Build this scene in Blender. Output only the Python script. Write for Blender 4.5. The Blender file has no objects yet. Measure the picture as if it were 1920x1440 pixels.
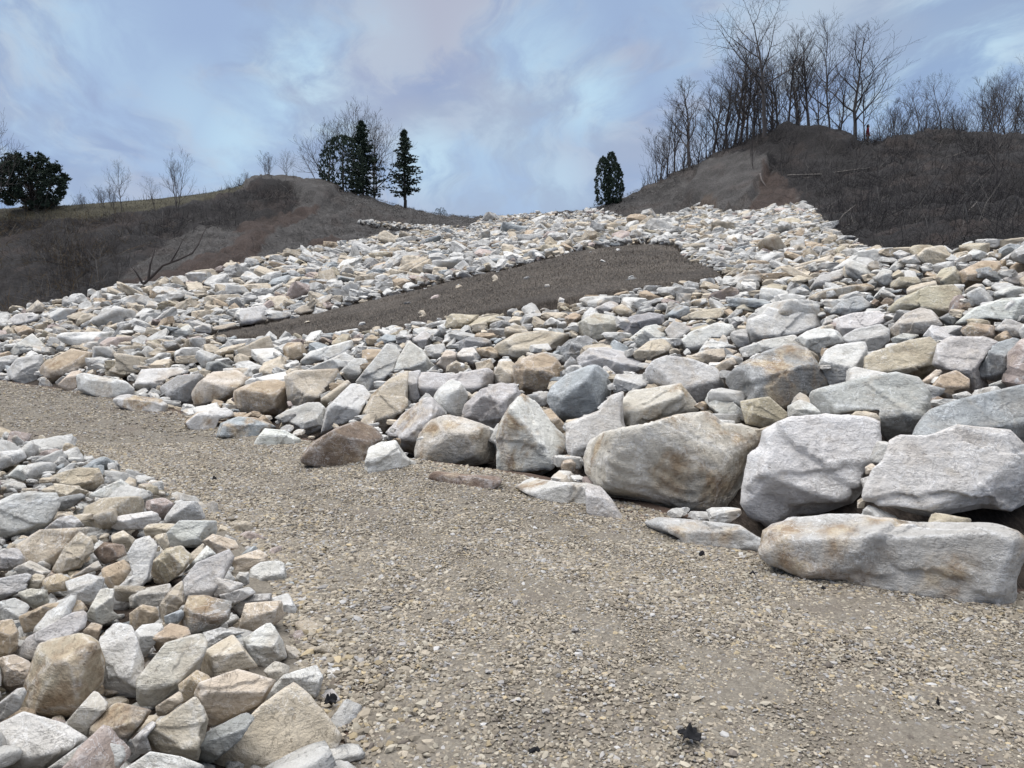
import bpy, bmesh, math, random
import numpy as np
from mathutils import Vector, Matrix
C = bpy.context.scene
COL = C.collection
R0 = np.random.default_rng(7)
random.seed(7)
rad = math.radians
# ------------------------------------------------------------------ camera
FPX = 1400.0                                   # focal length in photo pixels (1920 wide)
TH = math.atan(120 / 1400.0)                   # pitch down, horizon at row 600
CAM = np.array([0, 0, 1.65])
FW = np.array([0, math.cos(TH), -math.sin(TH)])
UP = np.array([0, math.sin(TH), math.cos(TH)])
RT = np.array([1.0, 0, 0])
cam = bpy.data.cameras.new('camera')
cam.sensor_width = 36; cam.lens = 36 * FPX / 1920
cam.clip_start = .05; cam.clip_end = 2000
co = bpy.data.objects.new('camera', cam); COL.objects.link(co)
co.location = CAM; co.rotation_euler = (rad(90) - TH, 0, 0)
C.camera = co
# ------------------------------------------------------------------ light, sky, exposure
SUN_EL, SUN_AZ = 56, -85                       # soft high light from the left
C.view_settings.view_transform = 'Standard'; C.view_settings.look = 'None'
C.view_settings.exposure = 0.12; C.view_settings.gamma = 1
sl = bpy.data.lights.new('sun', 'SUN'); sl.energy = 1.75; sl.angle = rad(18); sl.color = (1, .975, .94)
so = bpy.data.objects.new('sun', sl); COL.objects.link(so)
sd = Vector((math.sin(rad(SUN_AZ)) * math.cos(rad(SUN_EL)), math.cos(rad(SUN_AZ)) * math.cos(rad(SUN_EL)), math.sin(rad(SUN_EL))))
so.rotation_euler = sd.to_track_quat('Z', 'Y').to_euler()


class NT:
    def __init__(s, tree): s.t = tree; s.n = tree.nodes; s.l = tree.links
    def add(s, typ, **kw):
        n = s.n.new(typ)
        for k, v in kw.items():
            if k.startswith('i_'):
                key = k[2:]; key = int(key) if key.isdigit() else key
                s.put(n, key, v)
            else: setattr(n, k, v)
        return n
    def put(s, n, key, v):
        if hasattr(v, 'is_output'): s.l.new(v, n.inputs[key])
        elif hasattr(v, 'outputs'): s.l.new(v.outputs[0], n.inputs[key])
        else: n.inputs[key].default_value = v
    def math(s, op, a, b=0.0, clamp=False):
        n = s.n.new('ShaderNodeMath'); n.operation = op; n.use_clamp = clamp
        s.put(n, 0, a); s.put(n, 1, b); return n.outputs[0]
    def vmath(s, op, a, b=(0, 0, 0)):
        n = s.n.new('ShaderNodeVectorMath'); n.operation = op
        s.put(n, 0, a); s.put(n, 1, b)
        return n.outputs['Value'] if op in ('DOT_PRODUCT', 'LENGTH') else n.outputs[0]
    def mix(s, f, a, b, blend='MIX'):
        n = s.n.new('ShaderNodeMix'); n.data_type = 'RGBA'; n.blend_type = blend
        s.put(n, 0, f); s.put(n, 6, a); s.put(n, 7, b); return n.outputs[2]
    def noise(s, vec, scale, detail=4, rough=.55, dist=0.0):
        n = s.n.new('ShaderNodeTexNoise')
        if vec is not None: s.put(n, 'Vector', vec)
        n.inputs['Scale'].default_value = scale; n.inputs['Detail'].default_value = detail
        n.inputs['Roughness'].default_value = rough; n.inputs['Distortion'].default_value = dist
        return n.outputs[0]
    def ramp(s, v, a, b, lo=0.0, hi=1.0):
        n = s.n.new('ShaderNodeMapRange'); n.interpolation_type = 'SMOOTHSTEP'
        s.put(n, 0, v); n.inputs[1].default_value = a; n.inputs[2].default_value = b
        n.inputs[3].default_value = lo; n.inputs[4].default_value = hi; return n.outputs[0]
    def mapping(s, vec, scale=(1, 1, 1), rot=(0, 0, 0), loc=(0, 0, 0)):
        n = s.n.new('ShaderNodeMapping'); s.put(n, 0, vec)
        n.inputs[1].default_value = loc; n.inputs[2].default_value = rot; n.inputs[3].default_value = scale
        return n.outputs[0]


def pdir(px, py):
    v = FW + (px - 960) / FPX * RT - (py - 720) / FPX * UP
    return v / np.linalg.norm(v)


def build_world():
    w = bpy.data.worlds.new('World'); C.world = w; w.use_nodes = True
    k = NT(w.node_tree); k.n.clear()
    out = k.add('ShaderNodeOutputWorld')
    tc = k.add('ShaderNodeTexCoord'); d = tc.outputs['Generated']
    sky = k.add('ShaderNodeTexSky'); sky.sky_type = 'NISHITA'; sky.sun_disc = False
    sky.sun_elevation = rad(SUN_EL); sky.sun_rotation = rad(SUN_AZ); sky.ozone_density = 2.0
    clear = k.vmath('SCALE', sky.outputs[0]); clear.node.inputs['Scale'].default_value = .11
    sep = k.add('ShaderNodeSeparateXYZ', i_0=d)
    z = k.math('MAXIMUM', sep.outputs[2], 0.0)
    den = k.math('ADD', z, .30)
    comb = k.add('ShaderNodeCombineXYZ', i_0=k.math('DIVIDE', sep.outputs[0], den), i_1=k.math('DIVIDE', sep.outputs[1], den), i_2=0.0)
    p = comb.outputs[0]
    warp = k.add('ShaderNodeTexNoise', i_Vector=p, i_Scale=1.6, i_Detail=3.0)
    wv = k.vmath('SCALE', k.vmath('SUBTRACT', warp.outputs['Color'], (.5, .5, .5))); wv.node.inputs['Scale'].default_value = .55
    pw = k.vmath('ADD', p, wv)
    pm = k.mapping(pw, (1.0, .62, 1), (0, 0, rad(38)), (3.1, 1.7, 0))
    n1 = k.noise(pm, 2.3, 9, .58)
    n2 = k.noise(k.mapping(pw, (1.2, .55, 1), (0, 0, rad(30)), (8.2, 4.4, 2)), 4.2, 10, .62)
    n3 = k.noise(k.mapping(pw, (1, 1, 1), (0, 0, 0), (1.3, 9.4, 5)), 1.5, 3, .5)
    # cloud body: grey lilac, thinner pale blue between, a few bright breaks
    cloud = k.mix(k.ramp(n3, .42, .62), (.235, .335, .56, 1), (.345, .42, .56, 1))
    cloud = k.mix(k.ramp(n2, .45, .60), cloud, (.43, .48, .60, 1))
    gaps = k.mix(.82, clear, (.36, .475, .69, 1))
    body = k.mix(k.ramp(n1, .42, .55, 0, .92), gaps, cloud)
    br = None
    for (px, py, size, amt) in ((585, 165, .075, 1.0), (450, 275, .06, .8), (985, 130, .085, .6), (1100, 185, .055, .8), (805, 300, .05, .9), (350, 215, .06, .45),
                                (700, 95, .06, .55), (100, 60, .09, .5), (960, 250, .09, .5), (1800, 90, .08, .85), (1045, 340, .05, .6), (170, 90, .07, .4), (1700, 220, .1, .5), (1440, 40, .12, .4), (60, 230, .09, .4)):
        dd = pdir(px, py)
        dist = k.vmath('LENGTH', k.vmath('SUBTRACT', d, tuple(dd)))
        g = k.math('MULTIPLY', k.ramp(dist, 0.0, size * 1.7, 1, 0), amt)
        br = g if br is None else k.math('MAXIMUM', br, g)
    br = k.math('MULTIPLY', br, k.ramp(n2, .36, .60, .2, 1.0))
    body = k.mix(br, body, (.53, .74, .88, 1))
    pk = None
    for (px, py, size) in ((380, 225, .12), (150, 130, .10), (700, 90, .09), (330, 90, .1), (1250, 60, .14), (900, 20, .12)):
        dist = k.vmath('LENGTH', k.vmath('SUBTRACT', d, tuple(pdir(px, py))))
        g = k.ramp(dist, 0.0, size * 1.8, .55, 0)
        pk = g if pk is None else k.math('MAXIMUM', pk, g)
    body = k.mix(k.math('MULTIPLY', pk, k.ramp(n1, .42, .62)), body, (.445, .455, .565, 1))
    body = k.mix(k.ramp(z, .42, .80), body, (.58, .583, .596, 1))   # thick even cloud overhead
    low = k.ramp(z, .10, .34, .28, 0)
    body = k.mix(low, body, (.44, .58, .80, 1))
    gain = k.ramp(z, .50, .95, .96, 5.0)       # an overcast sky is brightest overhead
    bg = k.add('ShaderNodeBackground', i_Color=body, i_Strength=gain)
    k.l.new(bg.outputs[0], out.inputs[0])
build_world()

# ------------------------------------------------------------------ helpers
def unp(px, py, d):
    px, py, d = np.broadcast_arrays(np.asarray(px, float), np.asarray(py, float), np.asarray(d, float))
    return CAM + d[..., None] * (FW + ((px - 960) / FPX)[..., None] * RT - ((py - 720) / FPX)[..., None] * UP)


def proj(P):
    r = np.asarray(P, float) - CAM
    d = r @ FW
    dd = np.where(d > .05, d, .05)
    return 960 + FPX * (r @ RT) / dd, 720 - FPX * (r @ UP) / dd, d


def inpoly(px, py, poly):
    P = np.asarray(poly, float); px = np.asarray(px, float); py = np.asarray(py, float)
    r = np.zeros(px.shape, bool); x1, y1 = P[-1]
    for x2, y2 in P:
        c = ((y1 > py) != (y2 > py)) & (px < (x2 - x1) * (py - y1) / ((y2 - y1) or 1e-9) + x1)
        r ^= c; x1, y1 = x2, y2
    return r


def segdist(px, py, poly):
    P = np.asarray(poly, float); Q = np.roll(P, -1, 0); best = np.full(np.shape(px), 1e9)
    for a, b in zip(P, Q):
        ab = b - a; t = np.clip(((px - a[0]) * ab[0] + (py - a[1]) * ab[1]) / (ab @ ab + 1e-9), 0, 1)
        best = np.minimum(best, np.hypot(px - a[0] - t * ab[0], py - a[1] - t * ab[1]))
    return best


def vnoise(p, seed=0):
    p = np.asarray(p, float); i = np.floor(p).astype(np.int64); f = p - i
    u = f * f * f * (f * (f * 6 - 15) + 10); r = np.zeros(len(p))
    for a in (0, 1):
        for b in (0, 1):
            for c in (0, 1):
                h = ((i[:, 0] + a) * 374761393 + (i[:, 1] + b) * 668265263 + (i[:, 2] + c) * 1440662683 + seed * 974634777) & 0xffffffff
                h = ((h ^ (h >> 13)) * 1274126177) & 0xffffffff; h = ((h ^ (h >> 16)) * 2246822519) & 0xffffffff; h ^= h >> 15
                w = (u[:, 0] if a else 1 - u[:, 0]) * (u[:, 1] if b else 1 - u[:, 1]) * (u[:, 2] if c else 1 - u[:, 2])
                r += w * (h / 2147483648.0 - 1)
    return r


def fbm(p, octv=4, seed=0, gain=.5):
    r = 0; a = 1.0
    for k in range(octv):
        r = r + a * vnoise(p * 2.0 ** k + 17.3 * k, seed + k); a *= gain
    return r


def sstep(a, b, x):
    t = np.clip((x - a) / (b - a), 0, 1); return t * t * (3 - 2 * t)


def mesh(name, V, F, mat, tint=None, edge=None, smooth=True, parent=None, loc=None, mats=None, midx=None):
    me = bpy.data.meshes.new(name)
    V = np.asarray(V, np.float32); F = np.asarray(F, np.int32); k = F.shape[1]
    me.vertices.add(len(V)); me.vertices.foreach_set('co', V.ravel())
    me.loops.add(F.size); me.loops.foreach_set('vertex_index', F.ravel())
    me.polygons.add(len(F)); me.polygons.foreach_set('loop_start', np.arange(0, F.size, k, dtype=np.int32))
    me.polygons.foreach_set('use_smooth', np.full(len(F), bool(smooth)))
    for m in (mats or [mat]): me.materials.append(m)
    if midx is not None: me.polygons.foreach_set('material_index', np.asarray(midx, np.int32))
    me.update(calc_edges=True)
    if tint is not None:
        t = np.asarray(tint, np.float32)
        if t.ndim == 1: t = np.tile(t, (len(V), 1))
        a = me.attributes.new('tint', 'FLOAT_COLOR', 'POINT'); a.data.foreach_set('color', np.ascontiguousarray(t).ravel())
    if edge is not None:
        a = me.attributes.new('edge', 'FLOAT', 'POINT'); a.data.foreach_set('value', np.asarray(edge, np.float32))
    o = bpy.data.objects.new(name, me); COL.objects.link(o)
    if parent is not None: o.parent = parent
    if loc is not None: o.location = loc
    return o


def tag(o, label=None, cat=None, group=None, kind=None):
    if label: o['label'] = label
    if cat: o['category'] = cat
    if group: o['group'] = group
    if kind: o['kind'] = kind
    return o


def empty(name, loc, label, cat, group=None):
    o = bpy.data.objects.new(name, None); COL.objects.link(o); o.location = loc; o.empty_display_size = .3
    return tag(o, label, cat, group)


def ico(n):
    bm = bmesh.new(); bmesh.ops.create_icosphere(bm, subdivisions=n, radius=1)
    V = np.array([v.co[:] for v in bm.verts]); F = np.array([[v.index for v in f.verts] for f in bm.faces]); bm.free()
    return V / np.linalg.norm(V, axis=1)[:, None], F
ICO = {n: ico(n) for n in (1, 2, 3, 4, 5, 6)}
# ------------------------------------------------------------------ materials
def mat(name):
    m = bpy.data.materials.new(name); m.use_nodes = True
    k = NT(m.node_tree); b = k.n['Principled BSDF']; b.inputs['Roughness'].default_value = .9
    b.inputs['Specular IOR Level'].default_value = .25
    return m, k, b


def rock_material():
    m, k, b = mat('limestone')
    tc = k.add('ShaderNodeTexCoord'); oi = k.add('ShaderNodeObjectInfo')
    off = k.math('MULTIPLY', oi.outputs['Random'], 60.0)
    cm = k.add('ShaderNodeCombineXYZ', i_0=off, i_1=off, i_2=off)
    p = k.vmath('ADD', tc.outputs['Object'], cm.outputs[0])
    at = k.add('ShaderNodeAttribute', attribute_name='tint'); ed = k.add('ShaderNodeAttribute', attribute_name='edge')
    stain = at.outputs['Alpha']; edge = ed.outputs['Fac']
    big = k.noise(p, 2.2, 6, .6, .4); mid = k.noise(p, 7, 8, .68); fine = k.noise(p, 34, 5, .65); streak = k.noise(k.mapping(p, (1, 1, 5), (.4, .3, 0)), 3.2, 7, .62, .6)
    c = k.mix(k.ramp(mid, .25, .75), k.mix(1.0, at.outputs['Color'], (.82, .81, .79, 1), 'MULTIPLY'), k.mix(1.0, at.outputs['Color'], (1.13, 1.13, 1.13, 1), 'MULTIPLY'))
    c = k.mix(k.ramp(streak, .52, .74, 0, .22), c, k.mix(1.0, c, (.62, .60, .57, 1), 'MULTIPLY'))
    # ochre and brown staining in patches
    sm = k.math('MULTIPLY', k.ramp(big, .47, .66), stain)
    c = k.mix(sm, c, k.mix(k.ramp(mid, .4, .65), (.25, .18, .115, 1), (.45, .375, .27, 1)))
    sm2 = k.math('MULTIPLY', k.ramp(k.noise(p, 5.5, 7, .7, .3), .56, .68), .28)
    c = k.mix(sm2, c, (.42, .35, .26, 1))
    # fresh white breaks: hairline veins, flecks, worn edges
    v1 = k.math('ABSOLUTE', k.math('SUBTRACT', k.noise(p, 4.2, 5, .6, .8), .5))
    v2 = k.math('ABSOLUTE', k.math('SUBTRACT', k.noise(k.mapping(p, (1, 1, 1), (.7, .2, 1), (4, 7, 2)), 9, 4, .6, .5), .5))
    patch = k.ramp(k.noise(p, 3.1, 3, .5), .42, .62)
    vein = k.math('MULTIPLY', k.math('MAXIMUM', k.ramp(v1, .0, .012, .85, 0), k.ramp(v2, .0, .015, .75, 0)), patch)
    fleck = k.math('MULTIPLY', k.ramp(k.noise(p, 26, 5, .62), .62, .70, 0, .35), patch)
    ew = k.math('MULTIPLY', edge, k.ramp(fine, .38, .6, .1, .8))
    wh = k.math('MAXIMUM', k.math('MAXIMUM', vein, fleck), ew)
    c = k.mix(wh, c, k.mix(.5, k.mix(1.0, c, (1.45, 1.45, 1.45, 1), 'MULTIPLY'), (.68, .70, .72, 1)))
    pit = k.ramp(k.noise(p, 21, 4, .6), .27, .34, .5, 0)
    c = k.mix(pit, c, k.mix(1.0, c, (.42, .38, .34, 1), 'MULTIPLY'))
    crack = k.ramp(k.math('ABSOLUTE', k.math('SUBTRACT', k.noise(k.mapping(p, (1, 1, 2.2)), 2.6, 7, .66, 1.0), .5)), 0, .005, .28, 0)
    c = k.mix(crack, c, k.mix(1.0, c, (.4, .37, .34, 1), 'MULTIPLY'))
    k.put(b, 'Base Color', c)
    h = k.math('ADD', k.math('MULTIPLY', mid, .9), k.math('MULTIPLY', fine, .42))
    h = k.math('ADD', h, k.math('MULTIPLY', streak, .5))
    h = k.math('SUBTRACT', h, k.math('MULTIPLY', pit, .25)); h = k.math('SUBTRACT', h, k.math('MULTIPLY', crack, .3))
    bp = k.add('ShaderNodeBump', i_Strength=.9, i_Distance=.04, i_Height=h); k.put(b, 'Normal', bp)
    return m


def small_rock_material():                     # the far rubble: same stone, fewer nodes
    m, k, b = mat('limestone_rubble')
    tc = k.add('ShaderNodeTexCoord'); p = tc.outputs['Object']
    at = k.add('ShaderNodeAttribute', attribute_name='tint')
    mid = k.noise(p, 6, 5, .65); big = k.noise(p, 2.6, 4, .6)
    c = k.mix(k.ramp(mid, .3, .7), k.mix(1.0, at.outputs['Color'], (.72, .71, .70, 1), 'MULTIPLY'), k.mix(1.0, at.outputs['Color'], (1.2, 1.2, 1.2, 1), 'MULTIPLY'))
    c = k.mix(k.math('MULTIPLY', k.ramp(big, .48, .62), at.outputs['Alpha']), c, (.40, .32, .225, 1))
    c = k.mix(k.ramp(k.noise(p, 17, 3, .6), .58, .70, 0, .5), c, (.70, .72, .74, 1))
    k.put(b, 'Base Color', c)
    k.put(b, 'Normal', k.add('ShaderNodeBump', i_Strength=.7, i_Distance=.05, i_Height=mid))
    return m


def gravel_material():
    m, k, b = mat('crushed_gravel')
    at = k.add('ShaderNodeAttribute', attribute_name='tint'); tc = k.add('ShaderNodeTexCoord')
    n = k.noise(tc.outputs['Object'], 60, 3, .6)
    k.put(b, 'Base Color', k.mix(1.0, at.outputs['Color'], k.mix(n, (.8, .8, .8, 1), (1.15, 1.15, 1.15, 1)), 'MULTIPLY'))
    return m


def path_material():
    m, k, b = mat('gravel_fines')
    tc = k.add('ShaderNodeTexCoord'); p = tc.outputs['Object']
    v = k.add('ShaderNodeTexVoronoi', i_Vector=p, i_Scale=42.0); v2 = k.add('ShaderNodeTexVoronoi', i_Vector=p, i_Scale=95.0)
    big = k.noise(p, .9, 5, .6); mid = k.noise(p, 5, 5, .6)
    bw = k.add('ShaderNodeRGBToBW', i_0=v.outputs['Color']); bw2 = k.add('ShaderNodeRGBToBW', i_0=v2.outputs['Color'])
    c = k.mix(k.math('MULTIPLY', k.math('ADD', bw.outputs[0], bw2.outputs[0]), .5), (.13, .105, .08, 1), (.33, .28, .215, 1))
    c = k.mix(k.ramp(big, .48, .66, 0, .6), c, (.165, .125, .095, 1))
    c = k.mix(k.ramp(mid, .56, .72, 0, .5), c, (.22, .18, .14, 1))
    at = k.add('ShaderNodeAttribute', attribute_name='tint')
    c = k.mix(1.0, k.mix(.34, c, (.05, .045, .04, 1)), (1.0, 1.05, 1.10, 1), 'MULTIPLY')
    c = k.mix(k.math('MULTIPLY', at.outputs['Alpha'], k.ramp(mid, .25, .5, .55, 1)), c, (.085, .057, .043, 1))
    k.put(b, 'Base Color', c)
    h = k.math('SUBTRACT', k.math('ADD', bw.outputs[0], k.math('MULTIPLY', bw2.outputs[0], .5)), k.math('MULTIPLY', v.outputs['Distance'], .8))
    k.put(b, 'Normal', k.add('ShaderNodeBump', i_Strength=.8, i_Distance=.014, i_Height=h))
    return m


def ground_material():
    m, k, b = mat('hillside_soil')
    tc = k.add('ShaderNodeTexCoord'); p = tc.outputs['Object']
    at = k.add('ShaderNodeAttribute', attribute_name='tint')
    n1 = k.noise(p, .7, 6, .65); n2 = k.noise(p, 6, 6, .7); fib = k.noise(k.mapping(p, (7, 1.6, 1.6), (.2, .1, .5)), 4.5, 6, .7, .5)
    c = k.mix(k.ramp(n1, .3, .7), k.mix(1.0, at.outputs['Color'], (.68, .66, .64, 1), 'MULTIPLY'), k.mix(1.0, at.outputs['Color'], (1.3, 1.28, 1.25, 1), 'MULTIPLY'))
    c = k.mix(k.ramp(fib, .42, .68), k.mix(1.0, c, (.62, .61, .60, 1), 'MULTIPLY'), k.mix(1.0, c, (1.4, 1.4, 1.4, 1), 'MULTIPLY'))
    c = k.mix(k.ramp(n2, .58, .74, 0, .6), c, k.mix(1.0, c, (.5, .47, .45, 1), 'MULTIPLY'))
    k.put(b, 'Base Color', c)
    h = k.math('ADD', k.math('MULTIPLY', n2, .8), k.math('MULTIPLY', fib, .8)); h = k.math('ADD', h, k.math('MULTIPLY', n1, 1.2))
    k.put(b, 'Normal', k.add('ShaderNodeBump', i_Strength=.9, i_Distance=.12, i_Height=h))
    return m


def tint_material(name, rough=.9, scale=8):
    m, k, b = mat(name); b.inputs['Roughness'].default_value = rough
    at = k.add('ShaderNodeAttribute', attribute_name='tint'); tc = k.add('ShaderNodeTexCoord')
    n = k.noise(tc.outputs['Object'], scale, 4, .6)
    k.put(b, 'Base Color', k.mix(1.0, at.outputs['Color'], k.mix(n, (.6, .6, .6, 1), (1.35, 1.35, 1.35, 1)), 'MULTIPLY'))
    return m
M_ROCK = rock_material(); M_RUB = small_rock_material(); M_GRAV = gravel_material(); M_PATH = path_material(); M_GND = ground_material()
M_BARK = tint_material('bark'); M_NEEDLE = tint_material('needles', .8, 3); M_TWIG = tint_material('dry_twigs', .95, 2); M_CLOTH = tint_material('fabric', .95, 30)
# ------------------------------------------------------------------ terrain surface
BX = np.array([(-60, 52), (-40, 38), (-25, 29), (-13.8, 20), (-8.5, 15.9), (-4.5, 11.55), (-2.87, 10), (-1.68, 8.75), (-.17, 7.97), (1.13, 6.33), (1.82, 5.19), (2.9, 4.36), (4.6, 3.2), (8, 1), (14, -2), (40, -12)], float)
LX = np.array([(-5, .6), (0, -.1), (2.89, -.68), (3.98, -1.14), (5, -1.6), (6.2, -2.5), (8.25, -4.5), (9.8, -6.75), (13, -14), (17, -25), (40, -70)], float)
ybase = lambda x: np.interp(x, BX[:, 0], BX[:, 1])
xleft = lambda y: np.interp(y, LX[:, 0], LX[:, 1])
CTRL = '''1900 960 4.9;1900 800 5.6;1900 700 6.6;1900 600 8.2;1900 520 9.8;1900 465 11.2;1900 380 22;1900 300 36;1900 251 46;1700 960 5.0;1700 850 5.6;1700 750 6.5;1700 650 8;1700 550 10;1700 475 12.2;1700 400 21;1700 330 34;1700 264 48
1500 900 6;1500 800 6.9;1500 700 8.2;1500 600 10.2;1500 540 12.5;1500 500 15;1500 450 21;1500 400 31;1500 380 35;1500 320 42;1500 247 50;1300 850 7.2;1300 750 8.4;1300 650 10.3;1300 570 13;1300 530 14.8;1300 490 18.5;1300 450 24;1300 410 36;1300 385 42;1300 340 46;1300 307 50
1100 930 7;1100 800 8.3;1100 700 10;1100 620 12.3;1100 555 14.8;1100 510 18;1100 462 24;1100 430 33;1100 398 46;960 800 9.3;960 720 10.6;960 650 12.5;960 578 15;960 540 18;960 503 21.5;960 460 30;960 432 42;960 421 55
750 780 10.2;750 700 12;750 640 14.5;750 610 16.5;750 570 20;750 545 22.5;750 490 31;750 440 42;750 420 48;750 388 56;500 740 13;500 680 15.5;500 630 18.5;500 600 21;500 550 26.5;500 490 34;500 430 42;500 342 52
250 700 17;250 640 20.5;250 580 25;250 545 28.5;250 480 35;250 420 43;250 377 50;0 680 22;0 620 26;0 590 29;0 520 34;0 450 41;0 393 48
-300 640 29;-300 600 33;-300 530 39;-300 400 52;2200 700 6.2;2200 560 8.6;2200 450 11;2200 350 24;2200 250 44;1200 353 49;1340 290 50;1420 256 50;1470 242 50;1605 267 49;1640 268 48;1760 252 48
440 357 53;480 340 52.5;560 338 53;590 342 53;650 358 54;700 372 55;830 409 57;890 421 58;1040 411 52;1450 320 43;1420 300 46;1530 244 50;1565 252 50;1590 259 49.5'''
cp = []
for part in CTRL.replace('\n', ';').split(';'):
    a, b_, d_ = map(float, part.split()); cp.append(unp(a, b_, d_))
for x_, y_ in BX:
    if -30 < x_ < 10: cp.append(np.array([x_, y_ + .1, .03]))
# behind the crests: a plateau on the right, falling ground on the left and in the saddle
for a, b_, d_, dz in ((1900, 251, 46, .1), (1700, 264, 48, .1), (1590, 264, 49, .1), (1640, 268, 48, .1), (1500, 247, 50, -.6), (1420, 256, 50, -.8), (1340, 290, 50, -.8), (1200, 353, 49, -1), (1100, 398, 46, -.6), (960, 421, 55, -.8), (830, 409, 57, -1), (700, 372, 55, -1), (580, 338, 53, -1.2), (440, 357, 53, -1), (250, 377, 50, -1), (0, 393, 48, -1), (-300, 400, 52, -1), (2200, 250, 44, 0)):
    P = unp(a, b_, d_)
    for ext in (7, 20): cp.append(np.array([P[0] * (d_ + ext) / d_, P[1] * (d_ + ext) / d_, P[2] + dz * ext / 7]))
cp = np.array(cp)
SC = 10.0


def tps_fit(P, lam=1e-4):
    X = P[:, :2] / SC; n = len(X)
    r = np.linalg.norm(X[:, None] - X[None], axis=2)
    K = np.where(r > 0, r * r * np.log(r + 1e-12), 0) + lam * np.eye(n)
    A = np.zeros((n + 3, n + 3)); A[:n, :n] = K; A[:n, n] = 1; A[:n, n + 1:] = X; A[n:, :n] = A[:n, n:].T
    return X, np.linalg.solve(A, np.r_[P[:, 2], 0, 0, 0])
TX, TW = tps_fit(cp)


def tps(x, y):
    q = np.stack([np.ravel(x), np.ravel(y)], 1) / SC; out = np.empty(len(q)); n = len(TX)
    for s in range(0, len(q), 20000):
        Q = q[s:s + 20000]; r2 = ((Q[:, None] - TX[None]) ** 2).sum(2)
        out[s:s + 20000] = (np.where(r2 > 0, .5 * r2 * np.log(r2 + 1e-20), 0)) @ TW[:n] + TW[n] + Q @ TW[n + 1:]
    return out.reshape(np.shape(x))


def zsurf(x, y):
    x = np.asarray(x, float); y = np.asarray(y, float)
    far = np.clip(y, None, 66); s = np.where(y > 66, 66 / np.maximum(y, 1), 1)
    t = np.clip(tps(np.clip(x * s, -60, 60), far), 0.0, None) - np.clip(y - 66, 0, None) * .05
    up = sstep(0, .5, y - ybase(x))
    dl = xleft(y) - x                          # metres into the stone pile on the left
    pile = .21 * sstep(0, .6, dl) - .10 * np.clip(dl - 1.3, 0, 5)
    return np.where(y > ybase(x), t * up, np.where(dl > 0, pile, 0.0))


def hit(px, py, d0=1.6, d1=75, n=420):
    px = np.atleast_1d(np.asarray(px, float)); py = np.atleast_1d(np.asarray(py, float))
    ds = d0 * (d1 / d0) ** (np.arange(n) / (n - 1)); res = np.full(len(px), np.nan); prev = None
    P = unp(px[:, None], py[:, None], ds[None]); dz = P[..., 2] - zsurf(P[..., 0], P[..., 1])
    for i in range(len(px)):
        k = np.where(dz[i] < 0)[0]
        if len(k):
            j = k[0]
            res[i] = ds[j] if j == 0 else ds[j - 1] + (ds[j] - ds[j - 1]) * dz[i, j - 1] / (dz[i, j - 1] - dz[i, j])
    return res
EDGE = np.array([(-600, 700), (-200, 630), (0, 590), (60, 575), (200, 548), (400, 508), (520, 478), (640, 455), (760, 437), (880, 427), (908, 408), (1040, 402), (1066, 402), (1110, 393), (1140, 398), (1180, 410), (1250, 405), (1300, 390), (1335, 376), (1346, 400), (1400, 398), (1450, 390), (1510, 383), (1525, 400), (1560, 430), (1600, 455), (1640, 478), (1700, 474), (1920, 458), (2600, 410)], float)
GRASS = [(395, 628), (520, 602), (640, 577), (750, 550), (860, 522), (960, 502), (1060, 476), (1130, 463), (1220, 456), (1272, 462), (1290, 485), (1330, 500), (1358, 519), (1240, 532), (1100, 556), (960, 580), (850, 597), (700, 614), (560, 627), (440, 632)]
DARKR = [(1350, 280), (1430, 240), (1500, 225), (1600, 245), (1700, 250), (1760, 235), (2800, 200), (2800, 500), (1640, 490), (1590, 455), (1540, 405), (1505, 385), (1480, 350), (1445, 312), (1395, 300)]
DARKL = [(-900, 430), (0, 412), (180, 408), (330, 385), (440, 362), (480, 342), (545, 347), (560, 378), (520, 420), (440, 428), (380, 420), (330, 440), (255, 495), (215, 535), (130, 562), (0, 600), (-900, 760)]
TOPL = [(-900, 350), (-900, 430), (0, 412), (180, 408), (330, 385), (440, 362), (480, 330)]
REDS = [[(470, 405), (560, 388), (605, 385), (585, 402), (520, 425), (470, 428), (430, 440)], [(1430, 318), (1470, 325), (1500, 385), (1400, 396), (1425, 365)], [(470, 425), (530, 418), (500, 450), (440, 520), (255, 540), (225, 525), (330, 500), (430, 460)], [(600, 448), (700, 452), (640, 462), (560, 470)]]


def zone(x, y, z=None, jit=0.0):
    """0 path, 1 rock ground, 2 matted slope, 3 dark thicket, 4 grass strip, 5 raw red soil, 6 turf on the left crest, 7 stone pile"""
    x = np.asarray(x, float); y = np.asarray(y, float)
    if z is None: z = zsurf(x, y)
    px, py, d = proj(np.stack([x, y, z], -1))
    if jit:
        q = np.stack([x.ravel() * 2.2, y.ravel() * 2.2, 0 * x.ravel()], 1)
        py = py + jit * fbm(q, 3, 5).reshape(x.shape) * 200 / np.maximum(d, 4); px = px + jit * fbm(q, 3, 9).reshape(x.shape) * 200 / np.maximum(d, 4)
    zn = np.full(x.shape, 2)
    zn[inpoly(px, py, TOPL)] = 6
    for r in REDS: zn[inpoly(px, py, r)] = 5
    zn[inpoly(px, py, DARKL) & ~(zn == 5)] = 3; zn[inpoly(px, py, DARKR)] = 3
    rk = (py > np.interp(px, EDGE[:, 0], EDGE[:, 1])) & (d < 60)
    zn[rk] = 1
    zn[rk & inpoly(px, py, GRASS)] = 4
    below = y <= ybase(x)
    zn[below] = np.where((xleft(y) - x)[below] > 0, 7, 0)
    return zn
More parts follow.
